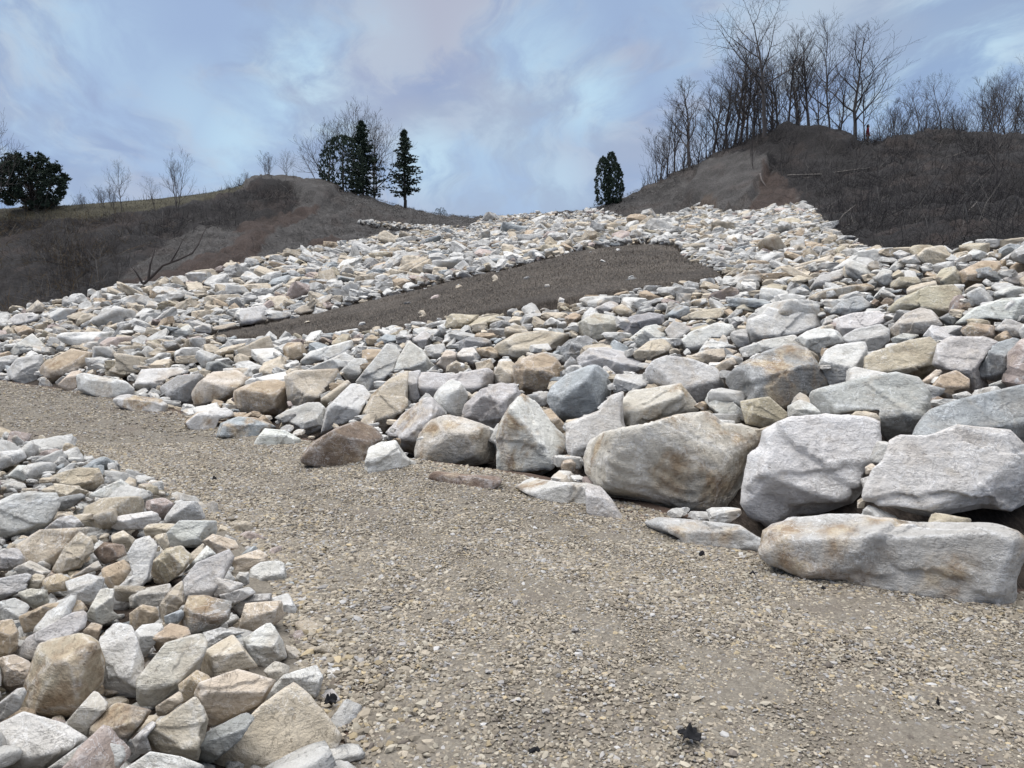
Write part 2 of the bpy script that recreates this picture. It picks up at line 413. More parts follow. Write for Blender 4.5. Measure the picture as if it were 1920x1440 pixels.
# ------------------------------------------------------------------ stones seen one by one: look code | what it looks like | outline | short name when others refer to it
# look codes: w pale grey, g grey, b blue grey, d dark grey, t buff, y yellowish, o orange brown, n dirt brown, p pinkish, m mottled grey; r worn round, f one broad flat face, x rough, s stained
STONES_A = '''tf|huge flat buff slab leaning into the bottom edge|1240 1085 1290 1130 1430 1305 1390 1400 1350 1500 880 1470 960 1340 1110 1190|huge buff corner slab
w|clean white slab tucked behind|1200 1050 1330 1010 1355 1060 1330 1150 1240 1090 1110 1190 1090 1160
t|chunky brown-buff block with sharp facets|830 1130 850 1085 1000 1030 1150 1075 1090 1180 990 1220 890 1260 860 1200|chunky faceted brown block
ts|pinkish buff wedge with a rusty blotch|845 965 980 880 1040 960 1080 1010 1000 1030 920 1060 850 1030|rust-blotched wedge
tf|broad buff wedge with a smooth face|610 1290 830 1140 870 1240 860 1290 830 1400 700 1370 615 1350|broad buff wedge
wx|angular white block with chipped faces|1030 900 1140 825 1190 910 1205 970 1130 1010 1080 1010 1045 950
wf|tall white slab standing on end|415 860 490 820 555 850 600 985 595 1180 450 1170 430 1040|tall white upright slab
mf|broad grey leaning slab with a pitted face|590 1060 700 920 860 870 870 920 830 1030 720 1130 620 1195 590 1140|broad pitted leaning slab
ysxr|big pitted olive-tan boulder|170 920 330 885 400 900 425 1000 420 1080 300 1200 230 1235 90 1200 80 1160 130 1050|big pitted olive boulder
wf|wide pale slab lying flat in the bottom corner|0 1260 100 1210 260 1255 360 1320 220 1430 0 1440 -80 1350|wide pale bottom slab
gf|smooth grey slab cut by the bottom edge|200 1450 380 1320 515 1350 520 1390 480 1460
ds|dark grey-brown sharp-edged block|380 1250 490 1165 630 1200 600 1250 530 1330 480 1340 400 1300|dark sharp-edged block
m|greenish grey three-cornered stone|290 1240 400 1115 450 1170 440 1200 380 1260 370 1310 300 1270
dx|dark blue-grey block with white cracks|820 1320 1030 1210 1065 1235 1000 1330 900 1410 850 1420
g|narrow grey stone wedged in a gap|560 1320 640 1240 660 1260 615 1290 640 1370 580 1380
wf|white flat stone half cut by the bottom edge|500 1470 640 1375 760 1395 850 1430 850 1480
t|tan boulder at the left edge of the photo|-20 985 60 965 135 1000 110 1090 40 1110 -20 1080
o|orange-tan block at the left edge of the photo|-30 830 50 815 75 870 70 940 10 965 -30 960
gf|long grey slab lying aslant|75 960 120 890 300 790 365 780 350 850 230 920 140 980|long slanting grey slab
ox|brown-stained flat rough stone|90 800 200 750 330 735 360 775 230 835 110 865
w|pale boxy stone standing on a corner|365 800 430 680 480 690 475 780 510 800 430 830
g|squat grey block|280 655 370 625 435 640 430 700 370 745 300 720
o|small orange cube with a cracked face|430 600 520 565 555 595 520 650 470 690 440 650|small orange cube
wf|long white slab tilted steeply|535 550 570 490 650 460 665 500 640 570 625 640 560 720 545 770 550 820 510 820 460 750 480 690 580 610|long steep white slab
ysx|crumbly yellow-grey lump|640 580 700 520 770 505 810 545 770 610 690 665 645 650
wf|large white block with a flat tilted face|770 660 830 580 960 525 980 560 940 640 880 730 775 760|large tilted white block
w|white stone showing behind a bigger white block|765 625 870 505 910 540 830 580
dsx|dark mottled blocky stone with rusty top|760 840 800 720 860 715 970 740 960 810 900 855 800 865|dark mottled block
wx|light squarish block beside the gravel|1060 600 1110 570 1195 570 1205 650 1160 705 1060 670|light squarish kerbside block
tr|beige rounded stone with white crack|1015 840 1040 750 1180 740 1195 800 1120 860 1030 875
w|white upright stone on the gravel side|1140 730 1215 705 1250 770 1240 830 1180 850 1195 790
g|pale flat stone sticking out|985 760 1060 710 1140 705 1140 740 1060 750 1020 800
tx|thin tan stone lying flat|975 560 1090 520 1125 545 1110 600 1000 605
gf|blue-white slab with a broad top|710 450 760 400 910 400 915 440 870 500 720 510|blue-white broad slab
t|low beige stone by the gravel|850 490 900 455 990 480 1005 510 920 535
gr|smooth domed grey-beige stone at the rim|685 400 750 320 830 320 865 385 760 405 700 412
p|pinkish knobbly stone at the rim|615 315 690 300 730 325 690 390 620 350
wx|whitish flat stone with ragged edge|435 405 490 380 660 355 680 390 620 430 500 435
yr|yellow rounded boulder|355 400 365 340 440 305 580 300 610 320 595 365 470 385 440 440 390 440|yellow rounded boulder
wf|white peaked stone at the rim|375 290 510 225 600 290 615 310 440 300
d|small dark grey stone|245 300 340 283 360 295 300 340 250 355
gf|biggest flat grey slab on the left edge|-60 350 60 290 230 285 245 330 210 400 170 430 40 505 -40 500|biggest flat grey slab
tf|flat tan stone with pink veins at the rim|220 210 330 175 410 178 435 230 380 275 300 250 230 240
t|low tan stone|170 270 220 250 330 250 350 280 240 290
wx|white knobbly stone|30 210 80 165 140 165 165 200 100 230
wr|white smooth stone at the upper left end|-20 110 90 100 115 130 60 160 -20 180
g|flat grey stone under a fallen slab|180 440 250 385 310 375 355 420 260 435
tf|large pale beige block|75 500 170 440 370 430 330 500 230 600 140 570 80 560|large pale beige block
tf|beige slab standing on edge|225 600 270 520 340 440 385 450 390 520 340 590 260 620
g|grey stone cut by the left edge|-40 540 70 510 110 570 40 605 -40 605
mx|brownish knobby stone|60 600 130 565 210 610 180 640 90 625
gf|low grey stone with a flat top|-40 650 110 620 130 630 100 690 -20 740
t|small buff stone|110 650 150 620 190 630 170 680 120 685
ox|small brown lumpy stone|175 650 240 620 290 640 280 690 200 695
mx|small speckled stone|80 700 130 685 195 690 205 740 140 765 90 720
g|slate-grey stone|-30 750 60 725 125 755 90 810 -30 820
wx|faceted white stone with grey veins|550 890 600 840 690 830 690 860 640 930 600 980 560 940
o|faceted brown stone|640 890 720 830 790 850 800 880 720 920 670 955
oxr|small orange stone riddled with holes|550 790 600 755 660 765 670 810 620 840 555 865
m|grey-beige block|550 720 580 690 710 665 720 690 680 750 600 765 555 760
t|tall beige stone|670 760 720 690 770 650 775 740 740 780 690 825
b|small blue-grey stone|695 800 770 770 775 800 750 830 700 830
g|long pale narrow stone|930 710 1075 670 1080 700 980 755 950 760
w|white cuboid|900 690 920 640 1040 665 970 700 905 720
o|brown-tan wedge in shade|755 1090 830 1030 890 1060 840 1130 770 1165
t|narrow beige chip|660 1180 760 1115 770 1160 700 1215 665 1220
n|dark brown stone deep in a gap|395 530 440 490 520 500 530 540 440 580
ts|brown-spotted stone|470 460 520 440 575 480 540 530 480 500
t|pale tan stone|610 430 630 410 740 410 720 450 620 470
ysx|yellow spotted stone|650 460 700 450 715 500 690 520 665 490
o|orange chip|335 880 390 825 430 840 410 900 390 900
w|pale stone overlapped by a wedge|860 870 930 850 1030 870 960 890 880 930
g|grey stone squeezed at the left edge|-20 1180 70 1110 120 1100 80 1190 -20 1255
mx|small speckled grey stone beside the gravel|1115 1030 1160 990 1220 1010 1210 1050 1150 1080
m|small dull stone beside the gravel|1200 920 1260 940 1270 970 1230 1010 1200 970
g|grey stone propped over a dark hole|1335 1150 1400 1105 1430 1145 1430 1165 1360 1190
g|small flat grey stone|295 640 410 565 430 600 330 630
tf|flat beige stone on the top rim|230 240 300 250 380 275 300 300 240 292
t|small beige stone|220 400 240 370 300 358 310 375 250 388
g|grey stone on the left side|0 250 60 230 100 240 110 260 30 280 0 275
w|little white stone by the gravel|1240 1000 1270 985 1330 1010 1290 1030
t|little buff stone by the gravel|920 440 930 415 960 425 955 455
g|tiny grey stone beside the gravel|1200 590 1215 570 1240 585 1240 600
b|small bluish stone half under gravel|1220 665 1225 650 1240 655 1240 690 1210 700
wx|small white pebble-like stone|995 640 1010 615 1050 620 1050 660 1030 672'''
# foot of the slope and the wall of boulders above it: (zoom origin x, y, zoom)
STONES_C6 = '''gxs|longest boulder, grey and bench-like, half buried in gravel|310 850 330 690 440 620 700 600 880 600 1200 640 1500 640 1700 640 1850 690 1920 740 1900 860 1850 1000 1830 1190 1700 1225 1400 1175 1200 1145 850 1085 600 1010 430 930 360 905|long bench-like boulder
wxf|massive square white boulder with a hollow in its lower left|260 110 420 35 640 20 900 30 950 60 960 150 950 290 880 400 850 590 700 600 480 610 310 690 180 620 130 540 150 400 180 250 250 200|massive square white boulder
wf|huge smooth white slab with scratch marks|1060 290 1090 170 1150 140 1320 145 1490 80 1800 110 1890 200 1895 235 2050 240 2080 400 1920 530 1800 590 1640 570 1350 630 1100 580 910 580 950 440 1000 340|huge smooth white slab
t|small tan stone wedged between two giants|900 330 940 305 990 340 960 380 905 375
g|grey stone jammed between two giants|870 410 970 375 940 520 910 530
t|tiny stone deep between two giants|850 545 880 525 900 545 890 590 850 590'''
STONES_C5 = '''bf|dark blue-grey slab with white flecks|1030 1110 1100 1030 1270 970 1628 890 1700 900 1720 1290 1600 1280 1590 1200 1520 1150 1250 1130 1130 1200 1040 1200 1015 1170|dark blue-grey slab
gf|wide smooth grey slab with a broken front|340 960 420 920 700 850 870 820 990 850 1060 930 1085 1020 1070 1080 1050 1100 1010 1170 900 1180 850 1220 780 1150 770 1090 840 1030 620 1040 490 1065 430 1010|wide smooth grey slab
yf|olive-tan squared block|700 830 710 720 760 690 940 630 1070 605 1110 650 1105 760 1010 860 900 830 850 815|olive-tan squared block
wx|white cube with a shaded lower face|430 770 480 660 580 645 690 635 705 720 690 850 500 890 470 830|white cube-like boulder
wx|cream boulder draped over a dark one|300 610 360 570 450 540 530 570 570 630 560 645 470 660 430 740 390 690
wf|large bright slab with a level top|10 560 20 500 100 470 130 430 260 460 400 455 440 490 430 540 330 580 290 600 150 610 30 640|large bright level slab
wf|pale boulder with a dark underside|510 500 620 465 770 450 820 490 820 540 700 570 570 600 530 560
gx|rounded grey-white boulder|565 605 640 560 780 530 830 560 830 620 780 670 710 710 690 640 600 645
m|grey-tan hump-backed boulder|840 560 930 470 1020 430 1080 450 1150 530 1050 580 960 590 880 610 845 590|grey-tan hump-backed boulder
yf|large tan flat-topped boulder|835 440 900 380 1060 310 1200 300 1250 340 1240 430 1110 480 1000 430 870 470|large tan flat-topped boulder
g|small grey boulder in a nook|850 610 920 580 1010 590 960 630 870 645
w|white boulder with a notched edge|1035 600 1090 535 1200 555 1270 600 1150 620 1110 650 1070 605
osxr|orange pitted boulder|1250 570 1320 520 1460 540 1465 590 1400 625 1300 600|orange pitted boulder
gxf|large lilac-grey boulder with a cracked face|1105 760 1130 650 1200 610 1380 610 1470 640 1420 690 1370 800 1420 880 1400 930 1300 900 1300 850 1230 800 1160 800|large lilac-grey boulder
bx|blue-grey jagged boulder|1355 810 1420 700 1440 650 1590 605 1610 640 1550 720 1540 810 1480 850 1400 840
pxr|pink-grey rough boulder on the right edge|1540 700 1620 620 1750 600 1760 850 1628 890 1560 880 1535 780
o|brown tent-shaped boulder|1085 900 1140 830 1230 800 1300 850 1300 900 1220 920 1200 980 1130 940|brown tent-shaped boulder
t|pale tan corner of a buried boulder|1005 880 1110 795 1160 800 1090 860 1085 900 1060 910
w|small bright white stone on a ledge|1210 940 1290 920 1325 945 1260 970 1220 970
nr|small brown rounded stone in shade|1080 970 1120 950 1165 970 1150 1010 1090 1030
g|little grey stone in a dark crack|1425 880 1540 840 1550 890 1470 915 1430 905
g|low grey wedge|245 1010 310 975 430 1010 490 1065 380 1085 280 1095 250 1070
t|tan boulder with a flat grey face at the skyline of stones|1000 130 1050 80 1150 65 1220 110 1210 150 1130 175 1050 170|tan skyline boulder
w|white rounded boulder below the dark thicket|860 110 900 90 980 120 900 150
wx|pale blocky boulder|580 180 620 150 700 180 760 240 720 280 640 270 590 230|pale blocky boulder
g|grey-brown tapered boulder|375 310 430 240 560 220 580 250 500 280 440 310 390 335
t|smooth buff boulder|240 270 300 240 380 260 300 300 250 305
y|dull tan pyramid|1095 270 1150 200 1220 190 1270 280 1200 310 1100 300|dull tan pyramid
os|brown-shadowed broad boulder|1250 220 1380 155 1480 160 1500 230 1380 270 1300 310 1270 280
dx|dark grey crystalline boulder|1330 210 1420 190 1480 230 1510 270 1430 270 1350 250|dark crystalline boulder
wx|pale cracked boulder|1290 350 1370 310 1460 370 1400 420 1340 430
w|bright flat boulder|1450 340 1560 305 1628 310 1640 350 1560 380 1470 380
wf|very large white sloping slab on the right edge|1225 530 1350 430 1500 380 1680 370 1700 450 1600 520 1480 500 1400 490 1300 520|very large white sloping slab
dx|small dark flecked boulder|1130 490 1190 460 1260 460 1240 510 1190 545
g|grey boulder cut by the right edge|1460 560 1530 490 1628 530 1660 560 1640 600 1560 600
bx|blue-grey domed boulder|490 450 560 390 660 360 750 430 640 470 520 490|blue-grey domed boulder
y|tan chunk|840 290 900 250 1000 250 1025 290 950 310 850 310
wx|white chipped boulder|745 260 800 200 850 215 860 280 800 305
wf|white slab rising at the right edge|1480 160 1628 60 1700 80 1700 190 1560 140|white rising edge slab
o|brown boulder under a white slab at the right edge|1540 200 1628 130 1700 140 1690 230 1560 225
w|pale knobbly boulder below the dark thicket|1300 110 1340 80 1410 110 1400 150 1320 155
w|white stone with a smooth top|330 190 400 160 450 200 380 225
mxs|long low pale boulder strewn with brown rubble|370 370 440 330 600 300 770 280 780 320 600 350 480 380 390 390|long rubble-strewn boulder
gf|flat grey slab at the right edge|1500 260 1628 220 1700 220 1700 310 1560 300
ts|small orange-sided block|850 235 890 205 930 235 900 260 860 260
g|grey wedge|820 220 880 155 940 210 880 215
w|little bright block|1020 190 1090 170 1100 210 1040 225
o|small rust-coloured stone|790 400 830 355 880 360 870 400 810 425
b|small blue block|690 390 720 345 745 380 720 400
n|small dark brown block|725 405 750 375 790 400 770 425
t|pale buff stone with a pointed top|370 440 400 410 430 440 410 470
g|grey boulder against a smooth slab|440 540 470 480 510 490 510 540 480 560
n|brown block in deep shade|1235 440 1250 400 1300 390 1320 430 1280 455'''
STONES_C4 = '''ds|big dark grey boulder with sloping faces|955 480 1080 390 1200 330 1350 275 1440 310 1500 400 1590 520 1580 540 1440 580 1320 655 1200 640 1050 620 1000 540|big dark sloping boulder
gx|curved slab lying along the top of a dark boulder|1055 300 1200 250 1370 220 1400 250 1480 300 1500 350 1440 300 1340 270 1180 320 1070 375
yf|sandy flat six-sided stone|1055 620 1220 595 1340 700 1300 740 1190 770 1090 745|sandy six-sided stone
gf|grey slab leaning like a tilted book|835 610 880 545 940 560 1050 660 1075 740 980 760 900 680|grey leaning book-like slab
mxs|broad beige boulder with layered face|330 640 390 560 560 535 680 520 730 580 780 650 770 690 640 730 500 780 390 805 330 720|broad layered beige boulder
msxr|giant brown-grey boulder bulging over the gravel|125 930 160 870 250 820 380 815 560 780 700 730 830 708 890 740 900 770 1050 770 1200 810 1190 870 1120 940 1100 1050 1080 1200 1000 1250 870 1275 700 1245 560 1240 440 1300 330 1240 230 1100 150 1040|giant bulging boulder
wf|smooth white boulder with a sharp ridge|20 750 200 680 260 600 340 570 330 640 340 750 370 810 250 820 160 870 130 930 120 1000 60 970 20 880|smooth ridged white boulder
wx|small white brick-shaped block|285 530 310 455 490 460 500 510 450 540 360 555 300 560|white brick-shaped block
gf|grey faceted boulder with a pale sloping top|490 440 540 380 620 350 760 370 890 420 920 450 940 530 890 560 850 600 790 620 740 590 690 525 520 520|grey pale-topped boulder
t|oblong tan stone lying across a crack|895 400 1050 320 1060 370 960 435 900 455
tx|cream boulder with brown hollows|740 350 860 305 1000 300 1030 320 900 380 890 415 800 385
w|white stone peeping over a cream one|800 325 850 255 940 260 1040 295 940 300
wf|long white slab sloping down to the left|670 275 760 200 900 150 990 160 1010 200 960 240 880 235 800 325 690 290|long downward white slab
gf|grey tilted block with flat sides|600 190 650 140 700 150 760 190 690 240 660 300 630 240
t|beige broken boulder|405 330 500 260 590 240 650 300 600 330 500 370 430 380
wx|rough white hummocky boulder|80 360 150 300 250 295 400 330 450 390 420 440 310 450 200 410 100 410|rough hummocky boulder
dx|dark grey sparkling rough boulder|340 170 390 110 500 85 580 100 580 150 480 180 400 230 350 220|dark sparkling boulder
wx|white craggy boulder below a dark one|390 240 480 170 560 155 615 220 540 250 470 290 430 300
tf|long thin buff slab lying level|740 95 800 70 960 55 990 65 970 105 840 130 745 130|long thin level slab
mxs|pale pitted hill-shaped boulder|80 150 180 90 290 110 330 170 270 220 170 250 70 210|pale hill-shaped boulder
tx|cream stone with rough sides|200 260 320 215 330 260 260 305 220 290
osx|stone with a rusty red hollow|760 20 830 -5 880 15 870 50 790 60
g|grey block standing behind a long white slab|980 200 1090 180 1110 280 1040 300 1000 250
g|slim grey stone|940 140 1030 60 1060 75 1000 130 960 150
w|white flat chip|990 150 1070 100 1090 120 1020 175
bx|blue-grey block|590 110 680 40 740 50 740 100 640 130
tf|buff boulder with flat top|1020 60 1100 20 1190 60 1150 90 1080 70
t|tan chunk among pale boulders|280 60 340 35 410 80 400 110 330 105
w|white angular boulder|130 90 200 45 280 10 340 30 280 70 200 100
o|rust-brown rough stone|0 110 50 85 105 105 60 145 0 165
g|grey wedge between pale boulders|210 440 240 400 300 450 290 490 260 510
o|orange-topped grey stone|590 150 660 120 710 145 650 150 610 180
tx|small brown lump|820 150 860 120 905 135 880 155
gxs|flat orange and white stone at the foot, sunk in soil|485 1320 560 1275 760 1290 1040 1320 1160 1390 1240 1420 1220 1480 1080 1490 900 1470 700 1480 650 1400|flat orange-white foot stone
gx|layered grey stone sinking into the soil|120 1080 200 1080 270 1160 350 1280 330 1310 220 1310 130 1250'''
STONES_C3 = '''wsx|tall triangular white boulder with an ochre patch|1290 1130 1285 900 1300 820 1360 710 1450 625 1540 670 1570 740 1690 880 1720 950 1640 1010 1640 1080 1560 1120 1420 1125 1310 1140|tall triangular boulder
msxr|rounded mottled boulder with brown right end|755 960 780 880 850 800 940 755 1030 770 1150 810 1240 850 1265 930 1240 1030 1120 1065 960 1050 850 1040 770 1020|rounded mottled boulder
gsx|grey boulder browned along its lower edge|570 860 660 760 800 650 850 650 930 745 840 810 770 890 755 990 740 1005 680 980 640 890 600 880
wx|white boulder set low in the soil|420 1100 450 930 530 890 620 880 680 980 760 1030 740 1070 640 1110 500 1120|low white boulder in soil
nxr|large boulder caked in brown dirt|0 1030 100 900 240 810 400 755 480 800 535 880 450 930 420 1050 330 1070 200 1060|dirt-caked boulder
nx|flat brown block forming a step in the soil|840 1110 870 1075 1080 1100 1290 1110 1300 1150 1230 1210 1120 1225 940 1190 860 1150|flat brown step block
ysf|buff boulder with rusty orange streaks|415 740 480 620 580 530 700 470 690 560 690 690 600 790 540 870 500 830 480 770|rust-streaked buff boulder
gr|upright grey tooth-shaped boulder|680 580 700 480 780 470 800 600 790 640 710 700 690 650
gf|long grey saddle-shaped boulder|785 480 840 475 990 490 1200 450 1250 490 1250 550 1100 610 1050 590 960 540 870 650 800 610|long saddle-shaped boulder
wr|pale egg-like boulder|870 630 910 580 980 525 1040 550 1080 620 1070 740 1040 765 960 740 900 690|pale egg-like boulder
gx|big grey wedge-shaped boulder|1060 770 1080 680 1180 590 1290 550 1390 555 1430 620 1370 710 1310 800 1260 835 1150 810|big grey wedge boulder
osx|brown-banded blocky boulder|1390 430 1440 390 1560 350 1650 390 1700 470 1640 530 1590 580 1440 620 1400 540|brown-banded block
t|small buff tooth-like stone|1255 490 1290 410 1380 400 1395 480 1390 545 1260 550
w|tall white pointed boulder|150 870 190 700 330 560 400 550 455 630 410 700 370 770 240 820 180 870|tall white pointed boulder
wf|pale tilted slab pointing up|365 540 500 380 560 300 620 310 645 370 610 470 520 550 450 610
g|grey block tucked under a tilted slab|270 470 350 390 420 385 440 410 365 540 310 520
wf|white peaked boulder|620 460 650 380 710 280 790 330 840 400 900 460 800 475 700 450|white peaked boulder
t|narrow beige boulder|150 640 310 525 330 550 200 680 180 710 150 690
gxs|grimy flat boulder at the edge of the gravel|1360 1160 1500 1120 1700 1150 1850 1150 1920 1170 1990 1240 2030 1330 1920 1350 1780 1350 1540 1250|grimy flat edge boulder
t|small pale stone beside a triangular boulder|1690 1040 1730 1000 1780 1060 1770 1110 1740 1135 1690 1110
dxr|flat dark rough boulder|1005 290 1100 250 1230 255 1250 300 1150 330 1090 310 1020 350
tf|big buff hump with a level top|1255 310 1400 230 1560 210 1720 230 1730 290 1600 340 1480 350 1420 390 1310 360|big buff hump
w|small white boulder with beige side|1010 370 1060 320 1120 315 1170 380 1130 430 1050 410
os|stone half white half brown|1145 320 1240 310 1280 340 1300 380 1210 390 1160 370
wf|white block with a smooth front|810 310 930 290 950 340 900 390 850 380
wf|long white stone pointing uphill|20 400 80 340 330 270 340 320 290 360 120 410 40 430|long uphill white stone
wx|white rugged ridge of a boulder|0 480 200 390 290 350 380 400 280 460 120 460
b|blue-grey round stone|500 270 560 230 630 240 630 290 560 310
g|grey pointed stone|740 260 800 210 870 230 850 290 790 330
dx|dark speckled boulder|1655 340 1740 270 1850 240 1910 280 1900 320 1830 350 1810 400 1700 410 1660 380|dark speckled boulder
bxr|big rounded blue-white crusty boulder|1595 650 1640 560 1720 500 1840 450 1920 440 1990 500 2000 620 1920 720 1800 770 1720 790 1640 740|big crusty rounded boulder
w|flat white stone perched above a banded block|1485 300 1600 290 1625 330 1560 350 1490 350
t|tan stone beside a peaked boulder|890 420 950 330 1010 350 1010 420 960 465
g|flat grey stone under a banded block|1460 625 1600 595 1610 640 1590 690 1530 690
y|thin striped stone|990 470 1010 420 1090 430 1110 465
o|brown stone in the gap beneath the triangular one|1570 730 1620 710 1730 830 1720 880 1650 840
t|tan three-sided stone|330 270 400 240 410 280 350 300
o|brown ball-shaped stone|430 260 470 230 520 260 490 305 440 300
g|grey stone with a sharp corner|630 250 730 230 740 260 700 290 640 290
w|white sharp stone|890 180 960 150 1000 200 960 230 910 220'''
STONES_C2 = '''wf|white saddle-backed boulder beside the gravel|430 480 470 465 700 510 750 550 750 590 620 625 520 600 440 560|white saddle-backed boulder
osxr|pitted brown boulder|225 470 260 420 400 350 500 370 540 430 480 440 350 490 320 530 270 530|pitted brown boulder
tx|small pale boulder between a brown and a white one|325 530 400 460 490 440 430 480 440 570 380 580
gx|blue-grey slab leaning back at the left end|40 470 100 400 230 380 240 410 215 530 180 555 100 530 50 500|leaning left-end slab
g|grey boulder on the left edge|-40 400 60 380 120 395 60 440 0 480 -40 470
wsx|low white stone with an orange triangle|635 610 700 580 900 610 940 640 930 690 760 690 660 650|low white and orange stone
dr|dark grey smooth boulder|905 560 1000 500 1120 490 1150 520 1100 560 1080 640 980 670 930 610|dark smooth boulder
tsr|grey-tan dome-shaped boulder|1080 600 1120 540 1200 480 1330 470 1410 530 1340 560 1310 650 1180 640 1110 670|grey-tan domed boulder
osxr|rust-brown squarish boulder|1320 640 1330 580 1450 530 1610 520 1630 620 1590 710 1470 715 1340 680|rust-brown squarish boulder
tf|large beige boulder with curved streaks|1610 500 1660 470 1900 460 1920 500 1810 600 1800 640 1700 670 1630 640|large streaked beige boulder
wx|broad white-grey boulder|760 560 800 460 1000 450 1070 480 960 500 900 560 880 600 820 590
dx|small dark mottled boulder|1150 480 1170 420 1260 405 1310 440 1310 470 1190 485
wxs|dirty white boulder sinking in soil|1035 740 1110 680 1270 655 1320 690 1300 710 1230 720 1200 790 1070 790|dirty white boulder
bxs|greenish grey layered boulder in the soil|1220 820 1240 740 1340 705 1440 710 1560 765 1480 780 1450 830 1360 850 1290 830|greenish layered boulder
w|low white stone in the soil|1420 880 1450 820 1490 770 1600 780 1690 830 1680 880 1560 890
gf|grey wedge with clean faces|1555 730 1620 690 1730 650 1790 650 1835 690 1810 810 1730 820 1620 760|clean grey wedge
yf|flat yellowish slab|590 480 650 440 780 415 820 430 750 480 680 505|flat yellowish slab
wf|white roof-shaped boulder|45 370 100 310 180 260 255 330 180 350 100 385|white roof-shaped boulder
os|orange-brown boulder on the left edge|80 225 130 205 210 245 200 270 110 270|orange-brown left boulder
t|tan peaked boulder against the dark bank|130 145 210 70 265 110 250 130 170 145|tan peaked boulder
wf|flat white slab|45 190 90 150 180 140 240 180 180 200 80 210
wx|white blocky boulder|240 160 330 120 400 115 410 160 330 190
osr|brown round boulder|1590 340 1620 310 1690 310 1730 360 1690 420 1610 400|brown round boulder
w|pale pointed boulder on the lip of the grass|950 260 1060 205 1090 240 1080 270 1000 285|pale lip boulder
w|square white boulder beside the grass|1090 220 1180 200 1190 255 1100 255
tf|low cream slab along the grass|1195 220 1320 195 1330 220 1210 240
wf|wide white slab above the grass|1340 190 1360 120 1480 100 1520 140 1490 185 1350 215|wide white slab above the grass
tf|flat tan boulder|1650 130 1700 100 1760 100 1770 130 1680 150
gf|long grey slab|1500 170 1520 140 1630 135 1640 155 1560 185
gx|grey boulder with a rough side|780 560 820 520 870 560 850 590'''
GROUPS = [(STONES_A, 0, 800, 2.25, 'stone'), (STONES_C6, 1360, 780, 3.4286, 'boulder'), (STONES_C5, 1400, 440, 3.1308, 'boulder'), (STONES_C4, 1060, 560, 3.2, 'boulder'), (STONES_C3, 560, 560, 3.4286, 'boulder'), (STONES_C2, 0, 540, 3.0, 'boulder')]
# ------------------------------------------------------------------ ground sheets
ZCOL = {0: (.20, .16, .125), 1: (.075, .06, .05), 2: (.070, .067, .066), 3: (.019, .017, .0175), 4: (.098, .085, .073), 5: (.052, .038, .033), 6: (.060, .055, .035), 7: (.085, .065, .052)}


LIPS = [([(448, 353), (460, 341), (520, 333), (590, 335), (650, 352), (610, 382), (578, 374), (545, 356), (500, 362)], .42), ([(1428, 262), (1480, 232), (1530, 236), (1592, 255), (1614, 272), (1580, 288), (1520, 266), (1470, 262)], .45),
        ([(1345, 302), (1420, 290), (1458, 300), (1442, 322), (1425, 345), (1405, 390), (1340, 398), (1280, 380), (1300, 330)], .6), ([(1650, 262), (1700, 250), (1760, 240), (1800, 245), (1790, 262), (1700, 275), (1670, 280)], .3)]


